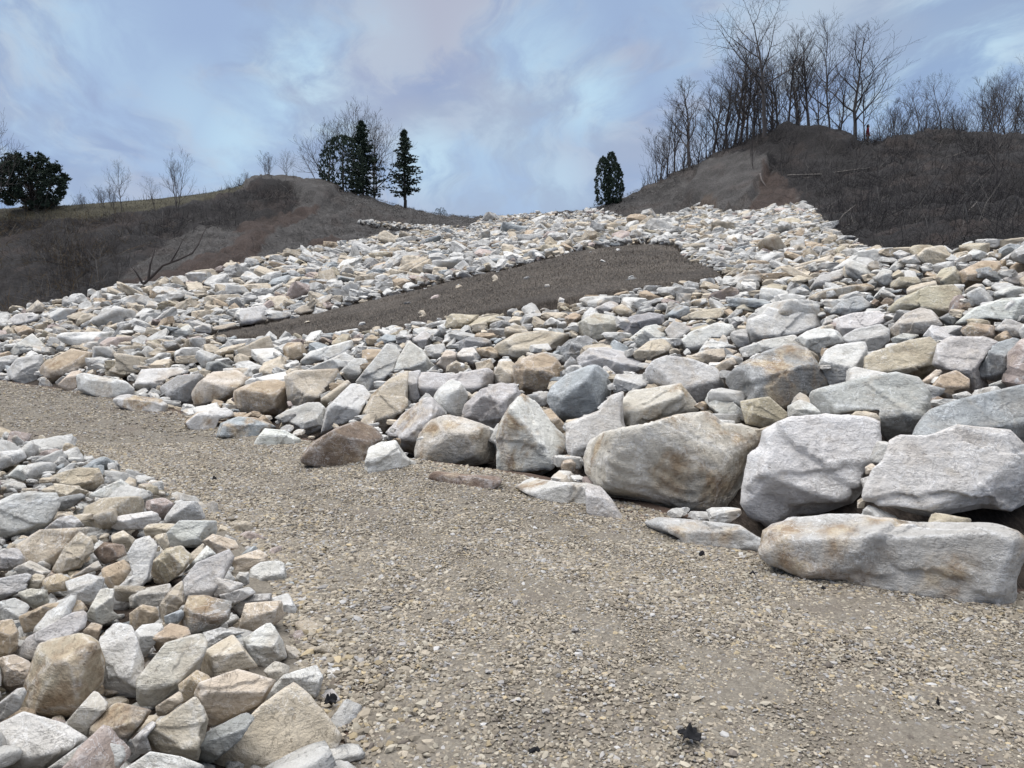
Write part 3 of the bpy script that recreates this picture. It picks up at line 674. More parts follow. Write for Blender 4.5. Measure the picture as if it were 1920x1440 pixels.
def build_ground():
    rows = np.r_[np.linspace(-8, .8, 12), 1.0 * (150 / 1.0) ** (np.arange(520) / 519.0)]
    cols = np.linspace(-1.35, 1.35, 620)
    Y, U = np.meshgrid(rows, cols, indexing='ij'); X = U * np.maximum(Y * .86 + 3, 4.0)
    Z = zsurf(X, Y); zn = zone(X, Y, Z, .05)
    q = np.stack([X.ravel(), Y.ravel(), 0 * X.ravel()], 1)
    n = fbm(q * .35, 5, 3).reshape(X.shape); nf = fbm(q * 1.7, 4, 8).reshape(X.shape); gul = np.abs(fbm(q * np.array([.55, .22, 1]), 4, 31)).reshape(X.shape)
    d = np.maximum(Y, 1)
    amp = np.select([zn == 0, zn == 1, zn == 7, zn == 4, zn == 2, zn == 3, zn == 5], [0, .04, .02, .05, .16, .32, .35], .08)
    # keep the crest lines, roughen the slopes
    up = sstep(.2, 2.0, Y - ybase(X))
    Z = Z + up * amp * (n * .55 + nf * .35) - up * np.where(np.isin(zn, (2, 5)), .35 * np.clip(.35 - gul, 0, 1), 0)
    px, py, dd = proj(np.stack([X, Y, Z], -1)); jx = 5 * fbm(q * .9, 3, 91).reshape(X.shape)
    for poly, hgt in LIPS:
        ins = inpoly(px + jx, py + jx, poly); Z = Z + np.where(ins & (dd < 62) & (dd > 25), hgt * sstep(0, 5, segdist(px + jx, py + jx, poly)), 0)
    wr = 1 - np.abs(fbm(q * np.array([.9, .35, 1]) @ np.array([[.8, -.6, 0], [.6, .8, 0], [0, 0, 1.]]), 4, 37)).reshape(X.shape) * 1.6
    Z = Z + up * np.where(zn == 2, .20, np.where(zn == 5, .28, np.where(zn == 3, .2, 0))) * np.clip(wr, 0, 1) ** 2 - up * np.where(np.isin(zn, (2, 3, 5)), .1, 0)
    low = np.select([zn == 0, zn == 7, zn == 1], [.06, .13, np.where(Y < 14, .42, .26)], 0.0)
    Z = Z - low
    V = np.stack([X, Y, Z], -1).reshape(-1, 3); nc = len(cols); nr = len(rows)
    i = (np.arange(nr - 1)[:, None] * nc + np.arange(nc - 1)[None]).ravel()
    F = np.stack([i, i + 1, i + nc + 1, i + nc], 1)
    col = np.array([ZCOL[k] for k in range(8)])[zn.ravel()]
    # raw soil streaks break the borders of the zones
    w = sstep(.25, .7, fbm(q * .8, 4, 77))[:, None] * np.isin(zn.ravel(), (2, 3))[:, None] * .35
    col = col * (1 - w) + np.array([[.062, .046, .040]]) * w
    mesh('ground', V, F, M_GND, np.c_[col, np.ones(len(col))])
    tag(bpy.data.objects['ground'], kind='structure')
    # the gravel path lies on it as a sheet of its own
    ys = np.r_[np.linspace(-3, 2, 10), 2.0 * (34 / 2.0) ** (np.arange(200) / 199.0)]; us = np.linspace(0, 1, 90)
    Yl, U = np.meshgrid(ys, us, indexing='ij')
    # right border as a function of y: invert the base line
    bi = np.argsort(BX[:, 1]); xb = np.interp(Yl, BX[bi, 1], BX[bi, 0]) + .35; xl = xleft(Yl) - .35
    X = xl + (xb - xl) * U
    q = np.stack([X.ravel(), Yl.ravel(), 0 * X.ravel()], 1)
    Z = .004 + .022 * fbm(q * .8, 4, 12).reshape(X.shape) + .006 * fbm(q * 6, 3, 14).reshape(X.shape)
    V = np.stack([X, Yl, Z], -1).reshape(-1, 3); nc = len(us)
    i = (np.arange(len(ys) - 1)[:, None] * nc + np.arange(nc - 1)[None]).ravel()
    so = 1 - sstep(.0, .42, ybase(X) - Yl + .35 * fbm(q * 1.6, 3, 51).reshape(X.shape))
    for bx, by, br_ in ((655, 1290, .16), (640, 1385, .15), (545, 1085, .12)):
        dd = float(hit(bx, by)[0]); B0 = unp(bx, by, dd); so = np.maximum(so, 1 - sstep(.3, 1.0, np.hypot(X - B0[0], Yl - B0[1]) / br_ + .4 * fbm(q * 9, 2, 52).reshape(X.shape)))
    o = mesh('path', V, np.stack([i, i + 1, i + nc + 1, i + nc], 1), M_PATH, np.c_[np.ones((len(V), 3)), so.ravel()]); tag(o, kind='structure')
build_ground()

# ------------------------------------------------------------------ stones
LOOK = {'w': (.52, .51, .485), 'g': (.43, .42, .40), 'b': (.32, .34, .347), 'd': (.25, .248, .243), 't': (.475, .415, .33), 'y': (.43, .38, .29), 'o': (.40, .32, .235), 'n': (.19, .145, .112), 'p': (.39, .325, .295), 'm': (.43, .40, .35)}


def convex(D, N, dd, p):
    T = np.clip(D @ N.T, 0, None) / dd
    s = np.sort(T, axis=1); e = np.clip((s[:, -2] / np.maximum(s[:, -1], 1e-9) - .90) / .10, 0, 1)
    m = s[:, -1:]; return 1.0 / (m[:, 0] * ((T / np.maximum(m, 1e-9)) ** p).sum(1) ** (1.0 / p)), e ** 2


def roughen(D, P, size, seed, rough):
    """broken-stone relief: broad lumps, conchoidal steps, grain"""
    q = P / size * 1.0 + seed * 3.7
    b = fbm(q * 2.3, 3, seed % 97); m = fbm(q * 6.5, 4, seed % 89 + 5, .55)
    st = fbm(q * np.array([1.5, 1.5, 4.5]), 3, seed % 83 + 9); step = np.abs((st * 3.0) % 1.0 - .5)
    g = vnoise(q * 19, seed % 61 + 3) + .6 * vnoise(q * 38, seed % 59 + 3) if len(D) > 3000 else 0
    return 1 + rough * .006 * g + rough * (.009 * b + .013 * m) + .020 * rough * (step - .25) * 2 - .05 * rough * np.clip(np.abs(b) - .55, 0, 1)


def traced_stone(pts, look, seed, depth, lod, foot=False, yaw=0.0):
    """a block whose outline, seen from the road, is pts (photo pixels); it has its own distance, thickness and facets"""
    rg = np.random.default_rng(seed)
    pts = np.asarray(pts, float); cx, cy = pts.mean(0)
    A = np.roll(pts, -1, 0); cr = pts[:, 0] * A[:, 1] - A[:, 0] * pts[:, 1]
    if abs(cr.sum()) > 1: cx = ((pts[:, 0] + A[:, 0]) * cr).sum() / (3 * cr.sum()); cy = ((pts[:, 1] + A[:, 1]) * cr).sum() / (3 * cr.sum())
    s = depth / FPX
    Q = np.stack([(pts[:, 0] - cx) * s, -(pts[:, 1] - cy) * s], 1)
    w, h = np.ptp(Q[:, 0]), np.ptp(Q[:, 1])
    # radial outline
    ph = np.linspace(0, 2 * np.pi, 361)[:-1]; c_, s_ = np.cos(ph), np.sin(ph); R = np.zeros(360)
    for a, b in zip(Q, np.roll(Q, -1, 0)):
        e = b - a; den = c_ * e[1] - s_ * e[0]
        with np.errstate(divide='ignore', invalid='ignore'):
            t = (a[0] * e[1] - a[1] * e[0]) / den; u = (a[0] * s_ - a[1] * c_) / den
        ok = (u >= -1e-6) & (u <= 1 + 1e-6) & (t > 0) & np.isfinite(t); R[ok] = np.maximum(R[ok], t[ok])
    R[R <= 0] = np.median(R)
    rnd = 'r' in look[1:]; flat = 'f' in look[1:]; rough = 1.7 if 'x' in look[1:] else .8
    kw = 4 if rnd else 1; ker = np.hanning(2 * kw + 3)[1:-1]; ker /= ker.sum()
    R = np.convolve(np.r_[R[-kw:], R, R[:kw]], ker, 'valid')[:360] * (1.05 if rnd else 1.03)
    T = np.clip(.46 * math.sqrt(w * h), .22 * max(w, h), .55 * max(w, h)) * rg.uniform(.85, 1.1)
    N, DD = [], []; keepT = .35 if rnd else .62
    def plane(n, through):
        n = np.array(n, float); n /= np.linalg.norm(n); v = float(n @ np.array(through, float))
        if n[2] < -.2: v = max(v, float((Q @ n[:2]).max() + keepT * T * n[2]))     # never eats into the outline
        if v > .12 * min(w, h): N.append(n); DD.append(v)
    g = lambda a, b: float(rg.uniform(a, b)); ns = lambda a: float(rg.normal(0, a))
    ry = h * g(-.12, .2)                                          # the ridge where the top face breaks into the front face
    if foot and not rnd:                                          # standing in the gravel: a steep face down to the ground
        plane((ns(.18), g(.02, .16), -1), (0, ry, -T * .9)); plane((ns(.2), g(.9, 1.3), -g(.35, .6)), (0, h * g(.12, .3), -T * .9))
    elif flat:
        plane((ns(.22), g(.45, .9), -1), (0, 0, -T * .6)); plane((ns(.25), -g(.35, .9), -1), (0, -h * g(.2, .36), -T * .8))
    else:
        plane((ns(.3), -g(.05, .4), -1), (0, ry, -T * .9)); plane((ns(.35), g(.75, 1.2), -g(.45, .75)), (0, ry, -T * .9))
    if not foot and (rnd or rg.random() < .45): plane((ns(.3), -1, -g(.35, .8)), (0, -h * g(.26, .40), -T * .85))
    for sx in (-1, 1):
        if (rnd or rg.random() < .5) and not foot: plane((sx * g(.7, 1.3), ns(.35), -g(.4, .8)), (sx * w * g(.12, .36), 0, -T * .9))
    plane((ns(.15), ns(.15), 1), (0, 0, T))
    for sx in (-1, 1): plane((sx, ns(.3), .8), (sx * w * .46, 0, T * .68))
    for sy in (-1, 1): plane((ns(.3), sy, .8), (0, sy * h * .46, T * .68))
    D, F = ICO[lod]
    rho = np.hypot(D[:, 0], D[:, 1]); an = np.degrees(np.arctan2(D[:, 1], D[:, 0])) % 360
    Rr = np.interp(an, np.arange(361), np.r_[R, R[0]])
    p = 26 if rnd else 70
    def solve():
        r, e = convex(D, np.array(N), np.array(DD), p)
        pp = 30 if rnd else 55
        a_ = 1 / r; b_ = rho / Rr; mx = np.maximum(a_, b_); pr = 1 / (mx * ((a_ / mx) ** pp + (b_ / mx) ** pp) ** (1 / pp))
        e2 = np.clip((np.minimum(1 / r, rho / Rr) / np.maximum(1 / r, rho / Rr) - .9) / .1, 0, 1) ** 2
        return pr, np.maximum(e * (1 / r > rho / Rr * .96), e2)
    r, e = solve(); P = D * r[:, None]
    for k in range(3 if not rnd else 7):                          # chipped corners on the visible side
        n = rg.normal(size=3); n[2] = -abs(n[2]) - .25; n /= np.linalg.norm(n); sup = float((P @ n).max())
        N.append(n); DD.append(max(sup * g(.86, .97), float((Q @ n[:2]).max() + keepT * T * n[2])))
    r, e = solve()
    if not rnd:                                                   # fracture ledges across the face
        for k in range(rg.integers(1, 4)):
            mv = rg.normal(size=3); mv[2] *= .35; mv /= np.linalg.norm(mv); kk = g(-.45, .45)
            wob = .10 * fbm(D * 2.6 + k * 7, 3, seed % 71 + k)
            S = sstep(kk, kk + .045, D @ mv + wob) * sstep(.05, .4, -D[:, 2]); r = r * (1 - g(.05, .15) * S)
    r = r * (1 - .045 * e * np.clip(fbm(D * 6, 3, seed % 53) + .1, 0, 1))
    lat = 1 - .35 * (rho ** 4)
    P = D * r[:, None]; ro = roughen(D, P, max(w, h) * .9, seed, rough) - 1
    P = P * (1 + ro * lat)[:, None]
    c0 = unp(cx, cy, depth); ray = (c0 - CAM) / np.linalg.norm(c0 - CAM)
    dv = depth + yaw * P[:, 0]                                    # a stone lying along the road's edge recedes with it
    W = unp(cx + P[:, 0] / s, cy - P[:, 1] / s, dv) - c0 + P[:, 2:3] * ray
    F = F[:, ::-1]                                               # the (right, up, away) frame is left-handed
    base = np.array([c0[0], c0[1], c0[2] + W[:, 2].min()])
    t = np.array(LOOK[look[0]]) * (1 + rg.normal(0, .05)) * (1 + rg.normal(0, .012, 3))
    st = 1.0 if 's' in look[1:] else rg.choice([.12, .25, .45])
    return W + (c0 - base), F, e, np.r_[np.clip(t, .02, .62), st], base, max(w, h)


def relation(c, others):
    """(distance, phrase) to the named stones, nearest first"""
    out = []
    for nm, a, sz in others:
        dx, dy = c[0] - a[0], c[1] - a[1]; dist = math.hypot(dx, dy)
        if dist < 3: continue
        rel = ('right of' if dx > 0 else 'left of') if abs(dx) > 1.2 * abs(dy) else ('below' if dy > 0 else 'above')
        if .55 < abs(dx) / (abs(dy) + 1e-6) < 1.2: rel = ('below and ' if dy > 0 else 'above and ') + ('right of' if dx > 0 else 'left of')
        out.append((dist - sz * .4, rel, nm))
    return sorted(out)


TR = []                                                            # (name, look, phrase, pts, anchor)
for txt, ox, oy, sc, nm in GROUPS:
    for ln in txt.split('\n'):
        f = ln.split('|'); v = np.array(f[2].split(), float).reshape(-1, 2) / sc + (ox, oy)
        TR.append([nm, f[0], f[1], v, f[3] if len(f) > 3 else None])
cent = np.array([t[3].mean(0) for t in TR]); DEP = hit(cent[:, 0], np.minimum(cent[:, 1], 1500))
DEP = np.where(np.isfinite(DEP), DEP, 6.0)
FOOT = unp(cent[:, 0], cent[:, 1], DEP)                            # stones at the foot stand on the road's edge, not in it
low_ = (FOOT[:, 1] < ybase(FOOT[:, 0]) + .45) & np.array([t[0] == 'boulder' for t in TR])
YAW = np.zeros(len(TR))
for i in np.where(low_)[0]:
    p = TR[i][3]; x0, x1 = p[:, 0].min(), p[:, 0].max(); lo = []
    for xx in (x0 + .15 * (x1 - x0), x0 + .5 * (x1 - x0), x0 + .85 * (x1 - x0)):   # where the ground meets its lower edge
        ys = []
        for (ax, ay), (bx, by) in zip(p, np.roll(p, -1, 0)):
            if (ax - xx) * (bx - xx) < 0: ys.append(ay + (by - ay) * (xx - ax) / (bx - ax))
        lo.append(float(hit(xx, max(ys))[0]))
    if not np.isfinite(lo).all(): continue
    T_ = .46 * math.sqrt(np.ptp(p[:, 0]) * np.ptp(p[:, 1])) * lo[1] / FPX
    DEP[i] = lo[1] + .62 * T_; YAW[i] = np.clip((lo[2] - lo[0]) / (.7 * (x1 - x0) * lo[1] / FPX), -.6, .6)
ANCH = [(t[4], c, np.ptp(t[3], 0).max()) for t, c in zip(TR, cent) if t[4]]
USED = {}


def fresh(phrase, c, where, anchor=False):
    """a label nobody else has: the phrase, then what stone it lies next to, then a second one"""
    opts = []
    if anchor: opts.append(phrase + where)
    rl = relation(c, ANCH)
    for _, rel, nm in rl[:3]: opts.append(f'{phrase}, {rel} the {nm}')
    for (_, r1, n1), (_, r2, n2) in zip(rl[:4], rl[1:5]): opts.append(f'{phrase} between the {n1} and the {n2}')
    for o in opts:
        if o not in USED and 4 <= len(o.split()) <= 16: USED[o] = 1; return o
    o = f'{phrase}, {rl[3][1]} the {rl[3][2]}'; USED[o] = 1
    return o
GRP_S = 'loose stones piled on the near side of the path'; GRP_B = 'boulders stacked on the slope beyond the path'
for i, (nm, look, phrase, pts, an) in enumerate(TR):
    if nm == 'stone': grow = 1.06
    else: grow = 1.0 if low_[i] else 1.06
    pts = (pts - cent[i]) * grow + cent[i]
    size = np.ptp(pts, 0).max()
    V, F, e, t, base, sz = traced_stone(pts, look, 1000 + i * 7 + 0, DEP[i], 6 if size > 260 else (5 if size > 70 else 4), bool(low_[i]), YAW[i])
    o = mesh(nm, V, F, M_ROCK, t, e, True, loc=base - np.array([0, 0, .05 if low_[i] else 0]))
    where = ' in the near stone pile' if nm == 'stone' else ' on the boulder slope'
    if len((phrase + where).split()) > 16: where = ''
    tag(o, fresh(phrase, cent[i], where, an is not None), 'stone' if nm == 'stone' else 'boulder', GRP_S if nm == 'stone' else GRP_B)
n_traced = len(TR)

# ---- loose fill: chunks of broken stone thrown over the rest of the slope
def chunk(seed, lod, flat=None):
    rg = np.random.default_rng(seed); k = rg.integers(4, 8)
    N = rg.normal(size=(k, 3)); N /= np.linalg.norm(N, axis=1)[:, None]
    N = np.r_[N, np.eye(3), -np.eye(3)]
    sc = np.array([rg.uniform(.95, 1.6), rg.uniform(.65, 1.0), rg.uniform(.35, .75)])
    dd = rg.uniform(.48, 1.0, len(N))
    D, F = ICO[lod]; r, e = convex(D, N, dd, 80 if lod > 2 else 30)
    if lod > 2:
        for q in range(rg.integers(1, 3)):
            mv = rg.normal(size=3); mv /= np.linalg.norm(mv); kk = rg.uniform(0, .6); r = r * (1 - rg.uniform(.06, .16) * sstep(kk, kk + .06, D @ mv + .1 * fbm(D * 2.6, 2, seed + q)))
    P = D * r[:, None] * (roughen(D, D * r[:, None], 1.6, seed, .8)[:, None] if lod > 2 else 1.0)
    return P * sc, F, e
CH = {l: [chunk(300 + k, l) for k in range(36)] for l in (2, 3, 4)}
PALW = (('w', .50), ('g', .13), ('t', .22), ('b', .03), ('d', .02), ('y', .03), ('o', .04), ('p', .03))


def draw_look(rg):
    u = rg.random(); a = 0
    for k, p in PALW:
        a += p
        if u < a: return k
    return 'w'


def rots(rg, n, tilt=.5):
    """random turn about z, then a tilt"""
    a = rg.uniform(0, 2 * np.pi, n); t = rg.normal(0, tilt, n); b = rg.uniform(0, 2 * np.pi, n)
    ca, sa = np.cos(a), np.sin(a); Rz = np.zeros((n, 3, 3)); Rz[:, 0, 0] = ca; Rz[:, 0, 1] = -sa; Rz[:, 1, 0] = sa; Rz[:, 1, 1] = ca; Rz[:, 2, 2] = 1
    ux, uy = np.cos(b), np.sin(b); c, s = np.cos(t), np.sin(t); Q = np.zeros((n, 3, 3))
    Q[:, 0, 0] = c + ux * ux * (1 - c); Q[:, 0, 1] = ux * uy * (1 - c); Q[:, 0, 2] = uy * s
    Q[:, 1, 0] = ux * uy * (1 - c); Q[:, 1, 1] = c + uy * uy * (1 - c); Q[:, 1, 2] = -ux * s
    Q[:, 2, 0] = -uy * s; Q[:, 2, 1] = ux * s; Q[:, 2, 2] = c
    return Q @ Rz


def pack(cands, rads, gap, cell=1.0):
    """darts: keep a candidate if it stays gap*(r1+r2) off the kept ones"""
    keep = []; grid = {}
    for i in range(len(cands)):
        x, y = cands[i]; r = rads[i]; gx, gy = int(math.floor(x / cell)), int(math.floor(y / cell)); ok = True
        for a in (-1, 0, 1):
            for b in (-1, 0, 1):
                for j in grid.get((gx + a, gy + b), ()):
                    if (cands[j][0] - x) ** 2 + (cands[j][1] - y) ** 2 < (gap * (r + rads[j])) ** 2: ok = False; break
                if not ok: break
            if not ok: break
        if ok: keep.append(i); grid.setdefault((gx, gy), []).append(i)
    return np.array(keep, int)


def slope_sizes(px, py, x, y, d, rg):
    n = len(px); r = np.exp(rg.normal(0, .36, n))
    base = np.select([(px > 1270) & (py < 520) & (d > 14), d > 38, (d > 19)], [.13, .15, .22], .22)
    return np.clip(base * r, .09, .62)


def scatter_slope():
    rg = np.random.default_rng(5); n = 260000
    # candidates even per square metre, a little denser near the road
    y = rg.uniform(4, 60, n); x = rg.uniform(-1, 1, n) * (y * .85 + 4)
    ok = (y > ybase(x) + .25) & (np.abs(x) < 46); x, y = x[ok], y[ok]; z = zsurf(x, y); zn = zone(x, y, z, .035)
    px, py, d = proj(np.stack([x, y, z], -1))
    strip = (np.abs(py - np.interp(px, [675, 760, 890, 960], [415, 424, 433, 436])) < np.interp(px, [670, 690, 890, 960], [1, 2.5, 5, 8])) & (px > 672) & (px < 960) & (d < 62)
    ok = (zn == 1) | strip | ((zn == 4) & (rg.random(len(x)) < .0035)); x, y, z, px, py, d, strip = (a[ok] for a in (x, y, z, px, py, d, strip))
    r = slope_sizes(px, py, x, y, d, rg); r[strip] = rg.uniform(.1, .2, strip.sum())
    o = np.argsort(-np.log(r) + rg.normal(0, .40, len(r))); x, y, z, px, py, d, r = (a[o] for a in (x, y, z, px, py, d, r))
    ing = inpoly(px, py, GRASS); r[ing] = rg.uniform(.03, .11, ing.sum()); kg = ing | ~(segdist(px, py, GRASS) < .55 * r / d * FPX); x, y, z, px, py, d, r = (a[kg] for a in (x, y, z, px, py, d, r))
    # clear of the stones already there
    rpx = r / d * FPX; gone = np.zeros(len(x), bool); sink = np.zeros(len(x))
    for t, dep in zip(TR, DEP):
        if t[0] != 'boulder': continue
        p = t[3]; lo, hi = p.min(0) - 60, p.max(0) + 60
        m = np.where((px > lo[0]) & (px < hi[0]) & (py > lo[1]) & (py < hi[1]) & (np.abs(d - dep) < 5))[0]
        if not len(m): continue
        ins = inpoly(px[m], py[m], p); ds = segdist(px[m], py[m], p)
        gone[m[ins & (ds > .25 * rpx[m])]] = True
        out = ~ins; r[m[out]] = np.minimum(r[m[out]], np.maximum(ds[out], 1) / .60 * d[m[out]] / FPX)
        gone[m[ins & (d[m] < dep)]] = True
    k = ~gone & (r > np.where(d < 8.5, .10, .055)) & ~((px > 1840) & (py > 880)); x, y, z, px, py, d, r = (a[k] for a in (x, y, z, px, py, d, r)); o = np.argsort(-np.log(r) + rg.normal(0, .40, len(r))); x, y, z, px, py, d, r = (a[o] for a in (x, y, z, px, py, d, r))
    kp = pack(np.stack([x, y], 1), r, .70, 1.6)
    A = [a[kp] for a in (x, y, z, px, py, d, r)]
    # a lower layer of small pieces in the gaps
    m = (rg.random(len(x)) < .55) & (d > 7.6); X2, Y2, Z2, px2, py2, d2 = (a[m] for a in (x, y, z, px, py, d)); r2 = np.exp(rg.normal(0, .3, len(X2))) * np.where(d2 < 14, .12, np.where(d2 > 30, .17, .14))
    k2 = pack(np.stack([X2, Y2], 1), r2, .85, .7)
    B = [a[k2] for a in (X2, Y2, Z2, px2, py2, d2, r2)]
    B[2] = B[2] - np.where(B[5] < 14, .14, .08)
    return A, B


def place(items, name, lodf, mat_, label=None, kind='stuff', tilt=.45, seed=3, sinkf=.15, smooth=True):
    x, y, z, px, py, d, r = items; rg = np.random.default_rng(seed); n = len(x)
    R = rots(rg, n, tilt); Vs, Fs, Ts, Es = [], [], [], []; off = 0
    for i in range(n):
        P, F, e = CH[lodf(px[i], d[i], r[i])][rg.integers(36)]
        W = (P * r[i]) @ R[i].T + (x[i], y[i], z[i] + r[i] * sinkf)
        t = np.array(LOOK[draw_look(rg)]) * (.86 + rg.normal(0, .08))
        Vs.append(W); Fs.append(F + off); off += len(W); Ts.append(np.tile(np.r_[np.clip(t, .03, .6), rg.choice([0, .1, .5])], (len(W), 1))); Es.append(e)
    o = mesh(name, np.concatenate(Vs), np.concatenate(Fs), mat_, np.concatenate(Ts), np.concatenate(Es), smooth)
    return tag(o, kind=kind)


WORD = {'w': 'pale grey', 'g': 'mid grey', 'b': 'blue-grey', 'd': 'dark grey', 't': 'buff', 'y': 'yellowish', 'o': 'orange-brown', 'n': 'brown', 'p': 'pinkish', 'm': 'mottled'}
A, B = scatter_slope()
N_IND = 58
vis = (A[3] > 5) & (A[3] < 1915)
score = A[6] / A[5] * vis; order = np.argsort(-score); big, rest = order[:N_IND], order[N_IND:]
rg = np.random.default_rng(41); RB = rots(rg, N_IND, .35)
for j, i in enumerate(big):
    lk = draw_look(rg); r = A[6][i]; P, F, e = CH[4][j % 36]; W = (P * r) @ RB[j].T; zmin = W[:, 2].min()
    sz = 'small' if r < .26 else ('mid-sized' if r < .42 else 'large')
    asp = np.ptp(W[:, 0]) / np.ptp(W[:, 2]); shp = 'flat' if asp > 1.9 else ('chunky' if asp > 1.15 else 'tall')
    o = mesh('boulder', W - (0, 0, zmin), F, M_ROCK, np.r_[np.array(LOOK[lk]) * (1 + rg.normal(0, .06)), rg.choice([.1, .3, .8])], e, True, loc=(A[0][i], A[1][i], A[2][i] + r * .15 + zmin))
    tag(o, fresh(f'{sz} {shp} {WORD[lk]} boulder', (A[3][i], A[4][i]), ''), 'boulder', GRP_B)
place([a[rest] for a in A], 'riprap', lambda px, d, r: 3 if r / d * FPX > 9 else 2, M_RUB, seed=11, smooth=False)
place(B, 'rubble', lambda px, d, r: 2, M_RUB, seed=12, tilt=.8, sinkf=0, smooth=False)


def fill_pile():
    rg = np.random.default_rng(8); n = 16000
    y = rg.uniform(1.2, 9.3, n); x = xleft(y) - rg.uniform(-.05, 5.5, n) ** 1.0; z = zsurf(x, y)
    px, py, d = proj(np.stack([x, y, z], -1)); r = np.clip(np.exp(rg.normal(-2.45, .5, n)), .03, .24)
    ok = d > .8; x, y, z, px, py, d, r = (a[ok] for a in (x, y, z, px, py, d, r))
    gone = np.zeros(len(x), bool); rpx = r / d * FPX
    for t in TR:
        if t[0] == 'stone':
            p = t[3]; ins = inpoly(px, py, p); ds = segdist(px, py, p); gone |= (ins & (ds > .1 * rpx)) | (~ins & (ds < .75 * rpx))
    k = ~gone; x, y, z, px, py, d, r = (a[k] for a in (x, y, z, px, py, d, r)); o = np.argsort(-r); x, y, z, px, py, d, r = (a[o] for a in (x, y, z, px, py, d, r))
    kp = pack(np.stack([x, y], 1), r, .72, .5); S = [a[kp] for a in (x, y, z, px, py, d, r)]
    # second layer, deeper and anywhere, so that no bare soil shows between the big stones
    n = 5200; y = rg.uniform(1.4, 9.3, n); x = xleft(y) - rg.uniform(0, 5, n); z = zsurf(x, y) - .13; px, py, d = proj(np.stack([x, y, z], -1)); r = rg.uniform(.03, .075, n)
    k = d > .8; L = [a[k] for a in (x, y, z, px, py, d, r)]
    return [np.r_[a, b] for a, b in zip(S, L)]
PILE = fill_pile()
place(PILE, 'rubble', lambda px, d, r: 3 if r > .05 and d < 9 else 2, M_ROCK, seed=21, tilt=.6)


def build_gravel():
    rg = np.random.default_rng(17)
    P0, F0 = ICO[1]; P0, F0 = P0[:], F0
    bm = bmesh.new(); bmesh.ops.create_icosphere(bm, subdivisions=1, radius=1); P0 = np.array([v.co[:] for v in bm.verts]); F0 = np.array([[v.index for v in f.verts] for f in bm.faces]); bm.free()
    X, Y, S, K = [], [], [], []
    def band(n, y0, y1, s0, s1, pw=1.0):
        y = y0 + (y1 - y0) * rg.random(n) ** pw; bi = np.argsort(BX[:, 1]); xb = np.interp(y, BX[bi, 1], BX[bi, 0]); xl = xleft(y) - .12
        x = xl + (xb + .15 - xl) * rg.random(n)
        px, py, d = proj(np.stack([x, y, 0 * x], -1)); ok = (px > -150) & (px < 2080) & (py < 1560)
        s = np.exp(rg.normal(0, .45, n)) * (s0 + (s1 - s0) * (y - y0) / (y1 - y0))
        X.append(x[ok]); Y.append(y[ok]); S.append(s[ok]); K.append(np.zeros(ok.sum()))
    band(150000, 2.2, 5.5, .0054, .0072); band(90000, 5.5, 10, .0072, .0105); band(32000, 10, 20, .0125, .019, .8); band(9000, 20, 34, .022, .03)
    band(200, 2.2, 6, .022, .026); band(160, 6, 14, .03, .035)
    # coarser spill along the edge of the stone pile and at the foot of the boulders
    n = 3800; y = rg.uniform(2.2, 9, n) ** 1.0; x = xleft(y) + np.abs(rg.normal(0, .26, n)) - .1; X.append(x); Y.append(y); S.append(np.exp(rg.normal(0, .4, n)) * .014); K.append(np.zeros(n))
    n = 5200; x = rg.uniform(-14, 4.3, n); y = ybase(x) - np.abs(rg.normal(0, .22, n)) + .15; X.append(x); Y.append(y); S.append(np.exp(rg.normal(0, .45, n)) * .015); K.append(np.ones(n))
    x = np.concatenate(X); y = np.concatenate(Y); s = np.concatenate(S); kd = np.concatenate(K); n = len(x); s = np.where(s > .02, .02 + (s - .02) * .35, s)
    q = np.stack([x, y, 0 * x], 1); bare = fbm(q * 1.1, 4, 44) + .35 * fbm(q * 3.1, 3, 45)
    bi = np.argsort(BX[:, 1]); uu = (x - xleft(y)) / np.maximum(np.interp(y, BX[bi, 1], BX[bi, 0]) - xleft(y), .5)
    rut = np.maximum(np.exp(-((uu - .36) / .07) ** 2), np.exp(-((uu - .70) / .07) ** 2)); s = s * (1 - .30 * rut); bare = bare + .08 * rut
    keep = (bare < .5) | (rg.random(n) < .6) | (s > .025); x, y, s, kd = x[keep], y[keep], s[keep], kd[keep]; n = len(x)
    z = .004 + .022 * fbm(np.stack([x, y, 0 * x], 1) * .8, 4, 12) + s * .22
    R = rots(rg, n, .32).astype(np.float32)
    rr = rg.uniform(.62, 1.3, (n, 12, 1)); sc = np.stack([rg.uniform(.9, 1.5, n), rg.uniform(.7, 1.1, n), rg.uniform(.35, .7, n)], 1)[:, None]
    V = (P0[None] * rr * sc * s[:, None, None]).astype(np.float32)
    V = np.einsum('nij,nkj->nki', R, V) + np.stack([x, y, z], 1)[:, None]
    F = (F0[None] + (np.arange(n) * 12)[:, None, None]).reshape(-1, 3)
    pal = np.array([(.40, .335, .245), (.32, .265, .19), (.45, .39, .29), (.27, .225, .165), (.35, .32, .28), (.42, .33, .20), (.48, .45, .40), (.20, .165, .13)])
    ci = rg.choice(8, n, p=[.25, .22, .14, .14, .10, .06, .04, .05]); c = pal[ci] * np.array([.77, .80, .865]) * rg.uniform(.62, 1.25, (n, 1))
    c = np.where((kd[:, None] > 0) & (rg.random((n, 1)) < .22), np.array([[.20, .155, .12]]) * rg.uniform(.7, 1.4, (n, 1)), c)
    T = np.repeat(np.c_[c, np.ones(n)], 12, 0)
    tag(mesh('gravel', V.reshape(-1, 3), F, M_GRAV, T, None, False), kind='stuff')
build_gravel()
